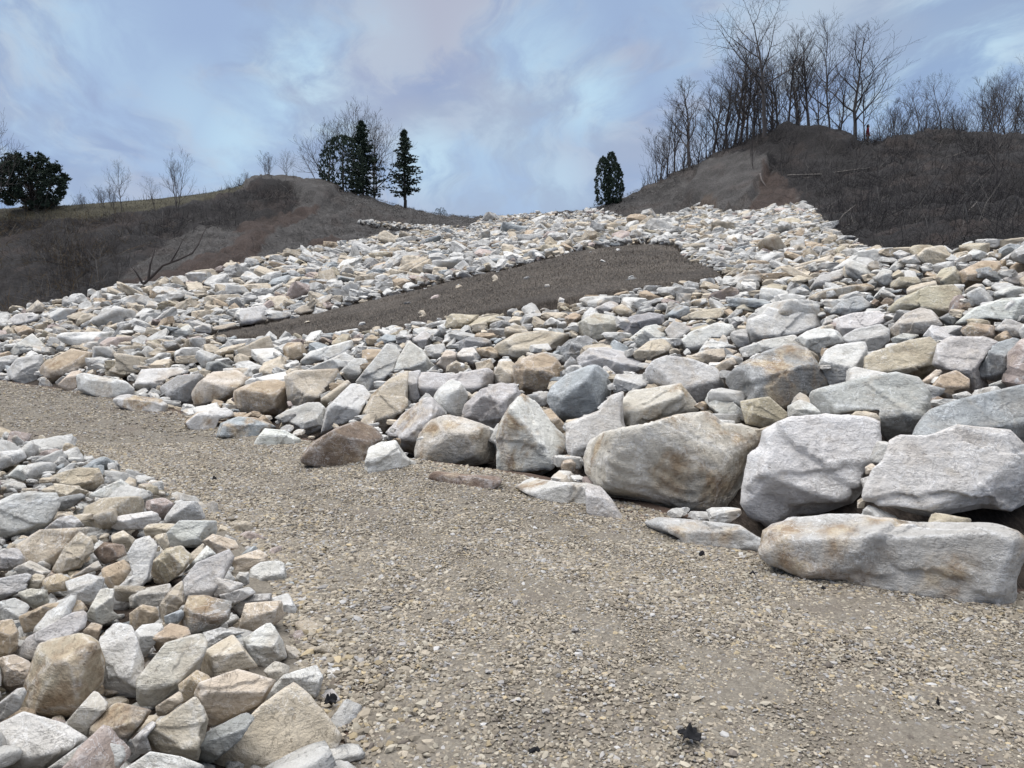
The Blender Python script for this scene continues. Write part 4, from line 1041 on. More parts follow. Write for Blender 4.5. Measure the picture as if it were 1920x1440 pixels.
# ------------------------------------------------------------------ plants
def tubes(segs, sides):
    """tapered prisms for (p0, p1, r0, r1) rows"""
    S = np.asarray(segs, float)
    if not len(S): return np.zeros((0, 3)), np.zeros((0, 4), int)
    p0, p1, r0, r1 = S[:, :3], S[:, 3:6], S[:, 6], S[:, 7]
    d = p1 - p0; d /= np.linalg.norm(d, axis=1)[:, None] + 1e-9
    ref = np.where(np.abs(d[:, 2:3]) > .9, [[1, 0, 0]], [[0, 0, 1]]); u = np.cross(d, ref); u /= np.linalg.norm(u, axis=1)[:, None] + 1e-9; v = np.cross(d, u)
    a = np.linspace(0, 2 * np.pi, sides, endpoint=False); ring = np.cos(a)[None, :, None] * u[:, None] + np.sin(a)[None, :, None] * v[:, None]
    V = np.concatenate([p0[:, None] + ring * r0[:, None, None], p1[:, None] + ring * r1[:, None, None]], 1)
    i = np.arange(sides); f = np.stack([i, (i + 1) % sides, (i + 1) % sides + sides, i + sides], 1)
    F = f[None] + (np.arange(len(S)) * 2 * sides)[:, None, None]
    return V.reshape(-1, 3), F.reshape(-1, 4)


def grow(seed, H, n1, ang, up, split=.35, lv=3, r=.016, ratio=.5, trunks=1, lean=0.0, wob=.09, tmin=.007):
    """bare tree skeleton: rows of segments, thick ones (trunk and limbs) and thin ones (twigs)"""
    rg = random.Random(seed); thick, thin = [], []
    def unit(v): return v.normalized()
    def branch(p, d, L, rad_, lvl):
        n = 9 if lvl == 0 else (6 if lvl == 1 else 4)
        pts = [(p.copy(), rad_)]
        for i in range(n):
            wb = wob * (.4 if lvl == 0 else 1)
            d = unit(d + Vector((rg.gauss(0, wb), rg.gauss(0, wb), rg.gauss(0, wb) + up * (.10 if lvl else .05))))
            q = p + d * (L / n); r1 = rad_ * (1 - .86 * (i + 1) / n)
            (thick if lvl < 2 else thin).append((*p, *q, max(rad_ * (1 - .86 * i / n), tmin), max(r1, tmin * .7))); p = q; pts.append((p.copy(), r1, d.copy()))
        if lvl >= lv: return
        k = n1 if lvl == 0 else (7 if lvl == 1 else 5)
        for j in range(k):
            t = split + (1 - split) * ((j + rg.random()) / k) if lvl == 0 else .2 + .8 * (j + rg.random()) / k
            x = min(t * n, n - .01); i = int(x); a, b = pts[i][0], pts[i + 1][0]; pp = a.lerp(b, x - i); dd = pts[i + 1][2]; rr = pts[i][1] * .62 + .002
            az = j * 2.4 + rg.random() * .9; s = dd.orthogonal().normalized(); s.rotate(Matrix.Rotation(az, 3, dd))
            an = rad(ang) * rg.uniform(.7, 1.25); nd = unit(dd * math.cos(an) + s * math.sin(an))
            LL = (L * ratio * (1.15 - .75 * max(0, (t - split) / (1 - split + .01))) if lvl == 0 else L * .55 * (1.1 - .5 * t)) * rg.uniform(.75, 1.2)
            branch(pp, nd, LL, min(rr, rad_ * .6), lvl + 1)
    for k in range(trunks):
        a = k * 2.4; sp = (.10 + .17 * rg.random()) if trunks > 1 else 0
        branch(Vector((.05 * math.cos(a) * (trunks > 1), .05 * math.sin(a) * (trunks > 1), -.25)), unit(Vector((sp * math.cos(a) + lean, sp * math.sin(a), 1))), H * (rg.uniform(.75, 1) if trunks > 1 else 1) + .25, H * r, 0)
    return thick, thin
PROTO = {}


def bare_proto(key, **kw):
    thick, thin = grow(**kw)
    V1, F1 = tubes(thick, 6); V2, F2 = tubes(thin, 3); rg = np.random.default_rng(kw['seed'])
    top = max(V1[:, 2].max(), V2[:, 2].max() if len(V2) else 0)
    dark = np.array([.078, .068, .063, 1]); PROTO[key] = (V1 / top, F1, V2 / top, F2, dark)
    return key
bare_proto('tall', seed=5, H=12, n1=11, ang=50, up=.75, split=.30, ratio=.62, r=.019, lv=3, wob=.10, tmin=.010)
bare_proto('slim', seed=8, H=10, n1=16, ang=36, up=1.3, split=.25, ratio=.36, r=.0125)
bare_proto('slim2', seed=15, H=10, n1=15, ang=38, up=1.1, split=.2, ratio=.40, r=.012, lean=.05, wob=.13)
bare_proto('broad', seed=22, H=9, n1=19, ang=46, up=1.1, split=.2, ratio=.60, r=.018, wob=.11, tmin=.012)
bare_proto('multi', seed=27, H=6, n1=7, ang=30, up=1.2, split=.2, ratio=.42, r=.009, trunks=4)
bare_proto('multi2', seed=35, H=7, n1=8, ang=34, up=1.0, split=.22, ratio=.45, r=.010, trunks=3, wob=.12)
bare_proto('crook', seed=44, H=7, n1=9, ang=45, up=.9, split=.25, ratio=.55, r=.014, lean=.25, wob=.2)
bare_proto('leaner', seed=52, H=7, n1=6, ang=40, up=.8, split=.3, ratio=.35, r=.012, lean=-.7, wob=.12)
bare_proto('airy', seed=61, H=9, n1=15, ang=42, up=1.0, split=.25, ratio=.50, r=.013, wob=.14)
MESHES = {}


def bare_tree(key, px, ptop, d, label, group, rot=0.0, wide=1.0, name='bare_tree', cat='tree', base=None, crown='crown'):
    P = unp(px, 600, d); x, y = P[0], P[1]; z = float(zsurf(x, y)) - .15
    H = float(unp(px, ptop, d)[2]) - z
    if base is not None: H = (base - ptop) * d / FPX; z = float(unp(px, base, d)[2])
    V1, F1, V2, F2, c = PROTO[key]
    t = empty(name, (x, y, z), label, cat, group); t.rotation_euler = (0, 0, rot); t.scale = (H * wide, H * wide, H)
    if key not in MESHES:
        a = mesh('trunk', V1, F1, M_BARK, c, parent=t); b = mesh(crown, V2, F2, M_TWIG, c * .9, parent=t); MESHES[key] = (a, b)
    else:
        for o, nm in zip(MESHES[key], ('trunk', crown)):
            q = o.copy(); q.name = nm; COL.objects.link(q); q.parent = t
    return t


GROVE = [('multi', 1232, 245, 50, 1.1), ('slim2', 1247, 225, 51, 1), ('slim', 1259, 202, 50.5, .9), ('slim', 1272, 230, 54, .9), ('slim', 1287, 150, 50.5, 1.25), ('slim2', 1305, 225, 54, 1), ('slim2', 1318, 205, 52, 1), ('slim', 1330, 150, 53, 1), ('multi2', 1345, 150, 52, 1), ('slim2', 1356, 108, 51.5, 1.1),
         ('slim', 1368, 96, 53, 1), ('slim', 1380, 80, 55, 1), ('slim2', 1392, 100, 53, 1), ('slim', 1404, 130, 55, 1), ('slim2', 1415, 120, 57, 1), ('slim', 1440, 110, 57, 1), ('slim', 1452, 120, 54, 1), ('slim', 1465, 72, 52.5, .9), ('slim2', 1480, 105, 54, 1), ('slim', 1492, 120, 56, 1),
         ('slim', 1505, 82, 52, 1.15), ('airy', 1522, 110, 55, .9), ('airy', 1545, 25, 53, .82), ('slim2', 1563, 130, 56, 1), ('slim2', 1592, 45, 52, 1.15), ('airy', 1608, 118, 51.5, .85)]
ORD = 'first second third fourth fifth sixth seventh eighth ninth tenth eleventh twelfth thirteenth fourteenth fifteenth sixteenth seventeenth eighteenth nineteenth twentieth twenty-first twenty-second twenty-third twenty-fourth twenty-fifth twenty-sixth'.split()
bare_tree('tall', 1424, -14, 50, 'tallest bare tree of the hilltop grove, wide forked crown and stout trunk', 'bare trees of the hilltop grove', .4, 1.1)
for i, (k, px, pt, d, w) in enumerate(GROVE):
    look = {'multi': 'bushy many-stemmed bare tree', 'multi2': 'bare tree forking from the ground', 'slim': 'slim straight bare tree', 'slim2': 'slim slightly leaning bare tree', 'airy': 'bare tree with fine airy twigs'}[k]
    lab = f'{look}, {ORD[i]} trunk from the left in the hilltop grove'
    bare_tree(k, px, pt, d, lab, 'bare trees of the hilltop grove', i * 1.7, w * (1.4 if k.startswith('slim') else 1.15))
RIDGE = [('multi2', 1650, 196, 54, 1.2), ('multi', 1676, 190, 55, 1.2), ('crook', 1706, 150, 52, 1.0), ('crook', 1748, 138, 51, .9), ('multi', 1728, 200, 56, 1.3), ('multi2', 1776, 195, 54, 1.2), ('leaner', 1815, 170, 49, 1.0), ('multi2', 1800, 185, 53, 1.1), ('multi', 1832, 150, 52, 1), ('airy', 1848, 135, 53, .9), ('multi2', 1872, 165, 52, 1.1), ('airy', 1912, 100, 52, 1.0), ('multi', 1896, 185, 50, 1.2), ('multi', 1935, 170, 50, 1.2), ('slim2', 1960, 120, 52, 1.2)]
for i, (k, px, pt, d, w) in enumerate(RIDGE):
    look = {'multi': 'spreading many-stemmed bare shrub-tree', 'multi2': 'forked bare tree', 'crook': 'crooked dark bare tree', 'leaner': 'bare trunk leaning to the left', 'airy': 'fine-twigged bare tree', 'slim2': 'slim bare tree'}[k]
    bare_tree(k, px, pt, d, f'{look}, {ORD[i]} from the person in red along the right ridge', 'bare trees along the right ridge', i * 2.3 if k not in ('crook', 'leaner') else .3 * i, w)
# trees standing on the dark bank itself
bare_tree('airy', 1857, 130, 30, 'slender grey bare tree standing on the dark bank, its pale trunk crossing the ridge line', 'bare trees on the dark bank', .3, .7, base=385)
bare_tree('slim', 1790, 300, 26, 'thin bare sapling low on the dark bank, left of the slender grey tree', 'bare trees on the dark bank', 1.1, 1.3, name='sapling')
bare_tree('slim2', 1725, 330, 30, 'short twiggy sapling in the middle of the dark bank', 'bare trees on the dark bank', 2.1, 1.6, name='sapling')
bare_tree('slim', 1405, 245, 44, 'thin pale sapling in front of the knoll scrub, below the tallest tree', 'bare trees on the dark bank', 2.7, .9, name='sapling')
bare_tree('multi2', 1895, 320, 24, 'spindly many-stemmed sapling on the dark bank near the right edge', 'bare trees on the dark bank', .9, 1.2, name='sapling')
# left hill
L = 'bare trees on the left hill'
bare_tree('broad', 672, 192, 60, 'big round-crowned bare tree rising behind the dark spruce', L, .2, .85)
bare_tree('broad', 622, 226, 59, 'wide bare tree left of the dark spruce', L, 2.4, 1.05)
bare_tree('broad', 706, 204, 61, 'bare tree with its crown showing right of the ragged spruce top', L, 4.1, .8)
bare_tree('leaner', 616, 280, 57, 'low bare tree leaning left from the spruce', L, .2, 1.0)
bare_tree('airy', 545, 283, 55, 'small bare tree alone on the flat knoll', L, 1.3, 1.0)
bare_tree('multi', 508, 288, 54, 'small bushy bare tree near the left end of the knoll', L, .5, 1.1)
bare_tree('multi2', 468, 322, 54, 'tiny bare bush on the step of the knoll', L, 2.5, 1.4)
bare_tree('airy', 238, 296, 46, 'thin bare tree with a few dry leaves on the long left crest', L, .8, .8)
bare_tree('multi2', 340, 282, 46, 'tall many-stemmed bare tree on the long left crest', L, .1, .8)
bare_tree('crook', 300, 335, 46, 'low crooked bare tree beside the tall many-stemmed one', L, 3.0, 1.0)
bare_tree('multi', 200, 352, 47, 'low bare bush right of the round pine', L, 1.2, 1.4)
bare_tree('multi', 222, 350, 47, 'low bare bush at the foot of the thin leafy-tipped tree', L, 3.2, 1.2)
bare_tree('multi', 165, 366, 47, 'smallest bare bush, close to the round pine', L, 2.2, 1.6)
bare_tree('broad', -8, 205, 44, 'tall bare tree cut by the left edge of the photo', L, 1.0, .8)
bare_tree('slim', 175, 420, 33, 'thin sapling with a pale stem in the dark left thicket', L, 1.0, 1.0, name='sapling')
bare_tree('slim2', 95, 400, 36, 'tall leaning sapling in the dark left thicket', L, 2.0, 1.2, name='sapling')
bare_tree('slim', 226, 440, 32, 'short sapling low in the thicket, near the bent dead branch', L, 3.0, 1.0, name='sapling')


def needle_cloud(rg, C_, n, size, flat=.5):
    """n little three-cornered sprays about points C_"""
    i = rg.integers(0, len(C_), n); c = C_[i]
    d = rg.normal(size=(n, 3)); d[:, 2] *= flat; d /= np.linalg.norm(d, axis=1)[:, None]; e = rg.normal(size=(n, 3)); e -= d * (e * d).sum(1)[:, None]; e /= np.linalg.norm(e, axis=1)[:, None]
    s = size * rg.uniform(.6, 1.4, (n, 1)); V = np.stack([c - e * s * .28, c + e * s * .28, c + d * s], 1)
    return V.reshape(-1, 3), np.arange(3 * n).reshape(-1, 3)


def conifer(px, pbase, ptop, d, width, label, group, seed, dens=1.0, clear=.08, kind='spruce', name='spruce_tree', ragged=.3):
    P = unp(px, 600, d); x, y = P[0], P[1]; z = float(zsurf(x, y)) - .1; H = float(unp(px, ptop, d)[2]) - z; Rm = width * d / FPX / 2
    rg = np.random.default_rng(seed); t = empty(name, (x, y, z), label, 'tree', group)
    seg = [(0, 0, H * k / 8 - .1 * (k == 0), .02 * rg.normal(), .02 * rg.normal(), H * (k + 1) / 8, H * .022 * (1 - k / 8.6), H * .022 * (1 - (k + 1) / 8.6)) for k in range(8)]
    pts = []; lim = []
    if kind == 'spruce':
        for h in np.arange(clear, .985, .022 / dens):
            rr = Rm * (1 - h) ** .8 * min(1, (h - clear) * 5 + .55); k = 5
            for j in range(k):
                a = rg.uniform(0, 2 * np.pi); Lb = rr * rg.uniform(1 - ragged, 1 + ragged * .6); droop = rg.uniform(.05, .35)
                q = None
                for s in np.linspace(.12, 1, 8):
                    c = np.array([math.cos(a) * Lb * s, math.sin(a) * Lb * s, h * H - droop * Lb * s + .22 * Lb * s * s]); pts.append(c + rg.normal(0, .035, 3) * H / 5)
                    if q is not None: lim.append((*q, *c, .012 * H / 5, .008 * H / 5))
                    q = c
        sz = .155 * H / 6
    else:                                                              # arborvitae and juniper: upright sprays in a close oval
        cs = [(0, 0, 1)] if kind == 'oval' else [(-.42, 0, .90), (.18, .1, 1), (.45, -.1, .78)]
        for (ox, oy, hh) in cs:
            m = int(260 * dens); h = rg.uniform(clear, 1, m); rr = np.sqrt(np.clip(1 - ((h - .34) / .66) ** 2, 0, 1)) * np.where(h < .34, .75 + .25 * h / .34, 1) * rg.uniform(.55, 1, m) ** .5
            a = rg.uniform(0, 2 * np.pi, m); k = .6 if len(cs) > 1 else 1
            pts += list(np.stack([ox * Rm + np.cos(a) * rr * Rm * k, oy * Rm + np.sin(a) * rr * Rm * k, h * H * hh], 1))
        sz = .125 * H / 4
    pts = np.array(pts); N = int(len(pts) * (8 if kind == 'spruce' else 16))
    V, F = needle_cloud(rg, pts + rg.normal(0, .02 * H / 5, pts.shape), N, sz, .5 if kind == 'spruce' else 1.6)
    V1, F1 = tubes(seg, 8); V2, F2 = tubes(lim, 3)
    mesh('trunk', np.r_[V1, V2], np.r_[F1, F2 + len(V1)] if len(F2) else F1, M_BARK, (.045, .038, .034, 1), parent=t)
    c = np.array([.024, .036, .024]) * rg.uniform(.5, 2.0, (N, 1)); mesh('crown', V, F, M_NEEDLE, np.repeat(np.c_[c, np.ones(N)], 3, 0), parent=t, smooth=False)
    return t
EV = 'evergreens on the skyline'
conifer(684, 372, 234, 57, 100, 'dark ragged spruce, the left one of two, merged with a darker cedar', EV, 1, 1.0, .03, ragged=.45)
conifer(648, 364, 262, 55.5, 92, 'dense dark cedar at the left foot of the ragged spruce', EV, 2, 3.2, .0, 'oval', 'cedar_tree')
conifer(762, 387, 250, 57, 88, 'lone spruce with a bare lower trunk right of the bare tree', EV, 3, .85, .2, ragged=.5)
conifer(1139, 380, 290, 47.5, 52, 'small oval arborvitae on the slope left of the hilltop grove', EV, 4, 1.5, .04, 'multi', 'arborvitae')
conifer(1119, 385, 370, 47, 16, 'tiny evergreen bush at the foot of the oval arborvitae', EV, 5, .6, .0, 'oval', 'juniper_bush')
conifer(828, 412, 391, 58, 26, 'low dark juniper on the left hill near the saddle', EV, 6, .6, .0, 'multi', 'juniper_bush')
conifer(849, 416, 404, 58, 14, 'tiniest juniper, beside the low dark one in the saddle', EV, 7, .4, .0, 'oval', 'juniper_bush')


def round_pine():
    d = 47; P = unp(72, 600, d); x, y = P[0], P[1]; z = float(zsurf(x, y)) - .2; H = float(unp(72, 292, d)[2]) - z; Rm = 63 * d / FPX
    rg = np.random.default_rng(9); t = empty('pine_tree', (x, y, z), 'big round-topped dark pine on the left crest', 'tree', EV)
    m = 210; u = rg.normal(size=(m, 3)); u /= np.linalg.norm(u, axis=1)[:, None]; rr = rg.uniform(.35, 1, m) ** .45
    C_ = u * rr[:, None] * np.array([Rm, Rm, H * .47]) + (0, 0, H * .51); C_ = C_[C_[:, 2] > .05 * H]
    Vs, Fs, Ts, off = [], [], [], 0
    for c in C_:
        n = 170; V, F = needle_cloud(rg, c + rg.normal(0, .11, (20, 3)), n, .13, 1.0); Vs.append(V); Fs.append(F + off); off += len(V)
        Ts.append(np.tile(np.r_[np.array([.025, .037, .024]) * rg.uniform(.5, 1.7), 1], (len(V), 1)))
    mesh('crown', np.concatenate(Vs), np.concatenate(Fs), M_NEEDLE, np.concatenate(Ts), parent=t, smooth=False)
    seg = [(0, 0, -.2, 0, 0, H * .35, .16, .13), (0, 0, H * .35, 0, 0, H * .9, .13, .04)]
    for c in C_[::5]: seg.append((0, 0, max(.3, c[2] * .6), *c, .05, .02))
    V, F = tubes(seg, 5); mesh('trunk', V, F, M_BARK, (.05, .04, .035, 1), parent=t)
round_pine()


# ------------------------------------------------------------------ brush and dry grass that nobody could count
def build_brush():
    rg = np.random.default_rng(23); n = 230000
    y = rg.uniform(8, 62, n); x = rg.uniform(-1, 1, n) * (y * .8 + 5); z = zsurf(x, y); zn = zone(x, y, z, .05); px, py, d = proj(np.stack([x, y, z], -1))
    q = np.stack([x, y, 0 * x], 1); cl = fbm(q * .45, 4, 66) + .5 * fbm(q * 1.3, 3, 67)
    p = np.select([zn == 3, zn == 5, zn == 6, zn == 2], [np.clip(.30 + .5 * cl, .05, 1), .06, .05, .012], 0)
    crest = (zn == 3) & (py < 300) & (px > 1340); p = np.where(crest, np.clip(p * 1.4, 0, 1), p)
    k = (rg.random(n) < p) & (px > -120) & (px < 2040); x, y, z, px, py, d, cl, zn = (a[k] for a in (x, y, z, px, py, d, cl, zn)); m = len(x)
    tall = np.clip(cl, 0, 1.2); L_ = rg.uniform(.25, .75, m) * (1 + .9 * tall) * np.where(zn == 3, 1, .5); L_ = np.where((rg.random(m) < .04) & (zn == 3), L_ * 2.2, L_)
    a = rg.uniform(0, 2 * np.pi, m); tl = np.abs(rg.normal(.45, .35, m)); tl = np.where(rg.random(m) < .62, rg.uniform(1.0, 1.65, m), tl)
    d0 = np.stack([np.cos(a) * np.sin(tl), np.sin(a) * np.sin(tl), np.cos(tl)], 1); d1 = d0 + rg.normal(0, .35, (m, 3)); d1 /= np.linalg.norm(d1, axis=1)[:, None]
    p0 = np.stack([x, y, z - .1], 1); p1 = p0 + d0 * (L_ * .55)[:, None]; p2 = p1 + d1 * (L_ * .5)[:, None]; r = rg.uniform(.004, .009, m) * (d / 30) ** .5
    S = np.r_[np.c_[p0, p1, r, r * .75], np.c_[p1, p2, r * .75, r * .4]]
    # forked tips
    f = rg.random(m) < .5; d2 = d0[f] + rg.normal(0, .6, (f.sum(), 3)); d2 /= np.linalg.norm(d2, axis=1)[:, None]; S = np.r_[S, np.c_[p1[f], p1[f] + d2 * (L_[f] * .4)[:, None], r[f] * .6, r[f] * .3]]
    V, F = tubes(S, 3)
    base = np.array([[.029, .026, .026]]) * rg.uniform(.5, 2.0, (m, 1)); yl = (px < 330) & (rg.random(m) < np.clip((330 - px) / 330, 0, 1) * .55) & (zn != 2)
    base[yl] = np.array([.105, .072, .036]) * rg.uniform(.5, 1.2, (yl.sum(), 1)); pale = rg.random(m) < .09; base[pale] = np.array([.15, .138, .125]) * rg.uniform(.7, 1.3, (pale.sum(), 1))
    c = np.r_[base, base, base[f]]
    tag(mesh('brush', V, F, M_TWIG, np.repeat(np.c_[c, np.ones(len(c))], 6, 0), smooth=False), kind='stuff')
build_brush()


def build_undergrowth():
    """whips and suckers along the wooded crests"""
    rg = np.random.default_rng(71); S = []
    for line, n, h0, h1 in (([(1205, 350, 50), (1340, 290, 51), (1430, 250, 52), (1500, 242, 53), (1600, 268, 53)], 650, .4, 1.8), ([(1600, 268, 52), (1700, 264, 52), (1780, 252, 51), (1960, 250, 50)], 900, .4, 1.7), ([(440, 357, 54), (470, 342, 54), (600, 342, 54)], 160, .2, .7), ([(0, 393, 48), (250, 377, 50), (440, 357, 53)], 240, .15, .6)):
        L_ = np.array(line, float); t = rg.uniform(0, len(L_) - 1.001, n); i = t.astype(int); f = (t - i)[:, None]; q = L_[i] * (1 - f) + L_[i + 1] * f
        P = unp(q[:, 0] + rg.normal(0, 4, n), 600, q[:, 2] + rg.uniform(-1.5, 4, n)); x, y = P[:, 0], P[:, 1]; z = zsurf(x, y)
        cl = np.clip(.7 + fbm(np.stack([x * .5, y * .5, 0 * x], 1), 3, 72), .2, 1.6); h = rg.uniform(h0, h1, n) * cl; p = np.stack([x, y, z - .1], 1); d0 = np.stack([rg.normal(0, .28, n), rg.normal(0, .28, n), np.ones(n)], 1)
        for k in range(4):
            d0 = d0 + rg.normal(0, .16, (n, 3)); e = d0 / np.linalg.norm(d0, axis=1)[:, None]; p2 = p + e * (h / 4)[:, None]; r = .017 * (1 - k / 4.4); S.append(np.c_[p, p2, np.full(n, r), np.full(n, r * .75)])
            for b_ in range(2):
                g2 = e + rg.normal(0, .55, (n, 3)); g2 /= np.linalg.norm(g2, axis=1)[:, None]; S.append(np.c_[p2, p2 + g2 * (h * .22)[:, None], np.full(n, r * .55), np.full(n, .004)])
            p = p2
    S = np.concatenate(S); V, F = tubes(S, 3); c = np.array([[.045, .037, .036]]) * np.random.default_rng(5).uniform(.5, 1.6, (len(S), 1))
    tag(mesh('undergrowth', V, F, M_TWIG, np.repeat(np.c_[c, np.ones(len(c))], 6, 0), smooth=False), kind='stuff')
build_undergrowth()


def build_grass():
    rg = np.random.default_rng(29); n = 560000
    y = 10 + 50 * rg.random(n) ** 1.3; x = rg.uniform(-1, 1, n) * (y * .75 + 4); z = zsurf(x, y); zn = zone(x, y, z, .05); px, py, d = proj(np.stack([x, y, z], -1))
    k = (np.isin(zn, (2, 4, 6))) & (px > -60) & (px < 1980) & (d < 62) & (rg.random(n) < np.select([zn == 4, zn == 6], [1.0, .5], .38)); x, y, z, px, py, d, zn = (a[k] for a in (x, y, z, px, py, d, zn)); m = len(x)
    a = rg.uniform(0, 2 * np.pi, m); tl = rg.uniform(.5, 1.4, m); L_ = rg.uniform(.03, .09, m) * (d / 22) ** .6 * np.where(zn == 2, 2.6, 1); tl = np.where(zn == 2, rg.uniform(1.1, 1.55, m), tl); w = .006 * (d / 20) ** .9
    dv = np.stack([np.cos(a) * np.sin(tl), np.sin(a) * np.sin(tl), np.cos(tl)], 1); s = np.stack([-np.sin(a), np.cos(a), 0 * a], 1); p = np.stack([x, y, z + .0], 1)
    V = np.stack([p - s * w[:, None], p + s * w[:, None], p + dv * L_[:, None]], 1).reshape(-1, 3)
    b = np.select([(zn == 4)[:, None], (zn == 6)[:, None]], [np.array([[.16, .135, .11]]), np.array([[.085, .080, .046]])], np.array([[.105, .10, .098]])) * np.where(zn == 2, rg.uniform(.35, 1.9, m), rg.uniform(.5, 1.4, m))[:, None]
    tag(mesh('dry_grass', V, np.arange(3 * m).reshape(-1, 3), M_TWIG, np.repeat(np.c_[b, np.ones(m)], 3, 0), smooth=False), kind='stuff')
build_grass()


# ------------------------------------------------------------------ dead wood, roots, scraps
def traced_wood(name, label, cat, pts, radii, col, group=None, lift=.05, d=None):
    """a stick lying on or rising from the bank: pts are (photo x, photo y, metres)"""
    P = unp([p[0] for p in pts], [p[1] for p in pts], [p[2] for p in pts]); c = P[0].copy()
    rows = []
    for i in range(len(P) - 1):
        for k in range(4):
            a = P[i] + (P[i + 1] - P[i]) * k / 4; b = P[i] + (P[i + 1] - P[i]) * (k + 1) / 4; ra = radii[i] + (radii[i + 1] - radii[i]) * k / 4; rb = radii[i] + (radii[i + 1] - radii[i]) * (k + 1) / 4
            j = np.array([vnoise(a[None] * 4, 3)[0], vnoise(a[None] * 4, 4)[0], vnoise(a[None] * 4, 5)[0]]) * .0
            rows.append((*(a - c + j), *(b - c), ra, rb))
    V, F = tubes(rows, 7); o = mesh(name, V, F, M_BARK, (*col, 1), loc=c); tag(o, label, cat, group); return o
dg = lambda px, py: float(hit(px, py)[0])
d1, d2 = dg(1478, 328), dg(1600, 318)
traced_wood('fallen_log', 'long thin pale pole lying across the dark bank right of the raw scarp', 'log', [(1476, 329, d1 - .3), (1540, 327, (d1 + d2) / 2 - .4), (1606, 318, d2 - .4), (1640, 314, d2 - .2)], (.05, .045, .035, .02), (.15, .135, .12))
RT_G = 'pale roots hanging from the raw scarp'
db = dg(1432, 350) - .15
traced_wood('root', 'bent pale root hanging highest on the raw scarp', 'root', [(1425, 325, db), (1428, 338, db - .1), (1434, 346, db - .15), (1438, 355, db - .1)], (.04, .035, .03, .012), (.22, .19, .17), RT_G)
traced_wood('root', 'short straight pale root hanging lowest on the raw scarp', 'root', [(1432, 350, db - .05), (1431, 362, db - .1), (1434, 368, db - .1)], (.03, .022, .01), (.17, .15, .13), RT_G)
traced_wood('root', 'slanting pale root right of the other two on the scarp', 'root', [(1444, 348, db), (1456, 360, db - .1), (1464, 365, db - .1)], (.028, .02, .01), (.16, .14, .12), RT_G)
db = dg(262, 538) - .1
bb = empty('dead_branch', unp(262, 538, db), 'long dark bent dead branch rising from the edge of the white stones', 'branch')
def limb(nm, pts, r, par, col=(.045, .038, .036)):
    P = unp([p[0] for p in pts], [p[1] for p in pts], [p[2] for p in pts]) - np.array(par.location); rows = [(*P[i], *P[i + 1], r[i], r[i + 1]) for i in range(len(P) - 1)]
    V, F = tubes(rows, 6); return mesh(nm, V, F, M_BARK, (*col, 1), parent=par)
limb('stem', [(262, 538, db), (284, 520, db - .2), (305, 498, db - .3), (335, 487, db - .3), (360, 475, db - .2), (372, 458, db), (380, 440, db + .2), (386, 428, db + .4)], [.055, .05, .044, .04, .034, .028, .022, .012], bb)
limb('side_branch', [(278, 524, db - .2), (282, 495, db - .3), (290, 470, db - .2)], (.05, .035, .015), bb)
limb('side_branch', [(268, 532, db), (256, 512, db - .2), (246, 500, db - .3)], (.045, .03, .012), bb)
limb('side_branch', [(320, 492, db - .3), (333, 470, db - .4), (342, 452, db - .4)], (.035, .025, .01), bb)
PB = 'pale dead sticks on the dark bank'
for lab, pts in (('forked pale dead stick low on the dark bank above the tan skyline boulder', [(1815, 425, 0), (1812, 400, -.2), (1808, 380, -.3)]), ('pale dead stick curving right beside the forked one', [(1812, 402, 0), (1822, 390, -.2), (1832, 378, -.2)]),
                 ('pale thin stick beside the upper white stones of the chute', [(1540, 392, 0), (1548, 408, 0), (1553, 424, 0)]), ('pale slanting stick right of the chute of small stones', [(1570, 420, 0), (1582, 402, -.1), (1604, 384, -.1)]), ('short pale stick on the bank near the ridge top', [(1788, 292, 0), (1800, 287, 0), (1810, 284, 0)])):
    dd = dg(pts[0][0], pts[0][1]) - .15
    traced_wood('stick', lab, 'stick', [(a, b, dd + c) for a, b, c in pts], (.022, .018, .008), (.20, .18, .16), PB)


def scrap(px, py, w, h, label, seed):
    d = dg(px, py); c = unp(px, py, d); rg = np.random.default_rng(seed); sx, sy = w * d / FPX / 3.4, w * d / FPX / 4.6
    n = 14; U, W_ = np.meshgrid(np.linspace(-1, 1, n), np.linspace(-1, 1, n), indexing='ij'); q = np.stack([U.ravel() * 1.7, W_.ravel() * 1.7, 0 * U.ravel() + seed], 1)
    f = fbm(q, 3, seed); edge = np.hypot(U, W_).ravel(); X = U.ravel() * sx * (1 + .3 * fbm(q + 9, 2, 4)); Y = W_.ravel() * sy * (1 + .3 * fbm(q + 5, 2, 6)); Z = (f * .5 + .55) * 1.5 * h * d / FPX * (1.15 - .6 * edge) + .008
    i = (np.arange(n - 1)[:, None] * n + np.arange(n - 1)[None]).ravel(); F = np.stack([i, i + n, i + n + 1, i + 1], 1)
    o = mesh('fabric_scrap', np.stack([X, Y, Z], 1), F, M_CLOTH, (.018, .018, .02, 1), loc=c + (0, 0, .012)); m = o.modifiers.new('thick', 'SOLIDIFY'); m.thickness = .004
    tag(o, label, 'fabric scrap', 'torn black fabric scraps in the gravel')
scrap(1293, 1393, 62, 22, 'largest crumpled black fabric scrap, in the gravel near the bottom edge', 1)
scrap(1316, 1047, 16, 8, 'small black fabric scrap left of the long bench-like boulder', 2)
scrap(1411, 1083, 17, 6, 'flat black fabric scrap in front of the bench-like boulder, between two other scraps', 3)
scrap(1543, 1112, 13, 8, 'small black fabric scrap nearest the front of the bench-like boulder', 4)
scrap(1002, 1421, 32, 12, 'black fabric scrap half under gravel at the bottom of the path', 5)
scrap(402, 903, 14, 6, 'tiny black fabric scrap on the far path by the near stones', 6)
scrap(620, 1328, 34, 16, 'black fabric scrap under the stone at the pile corner', 7)
scrap(1758, 1330, 9, 12, 'little black fabric scrap alone on the right part of the path', 8)


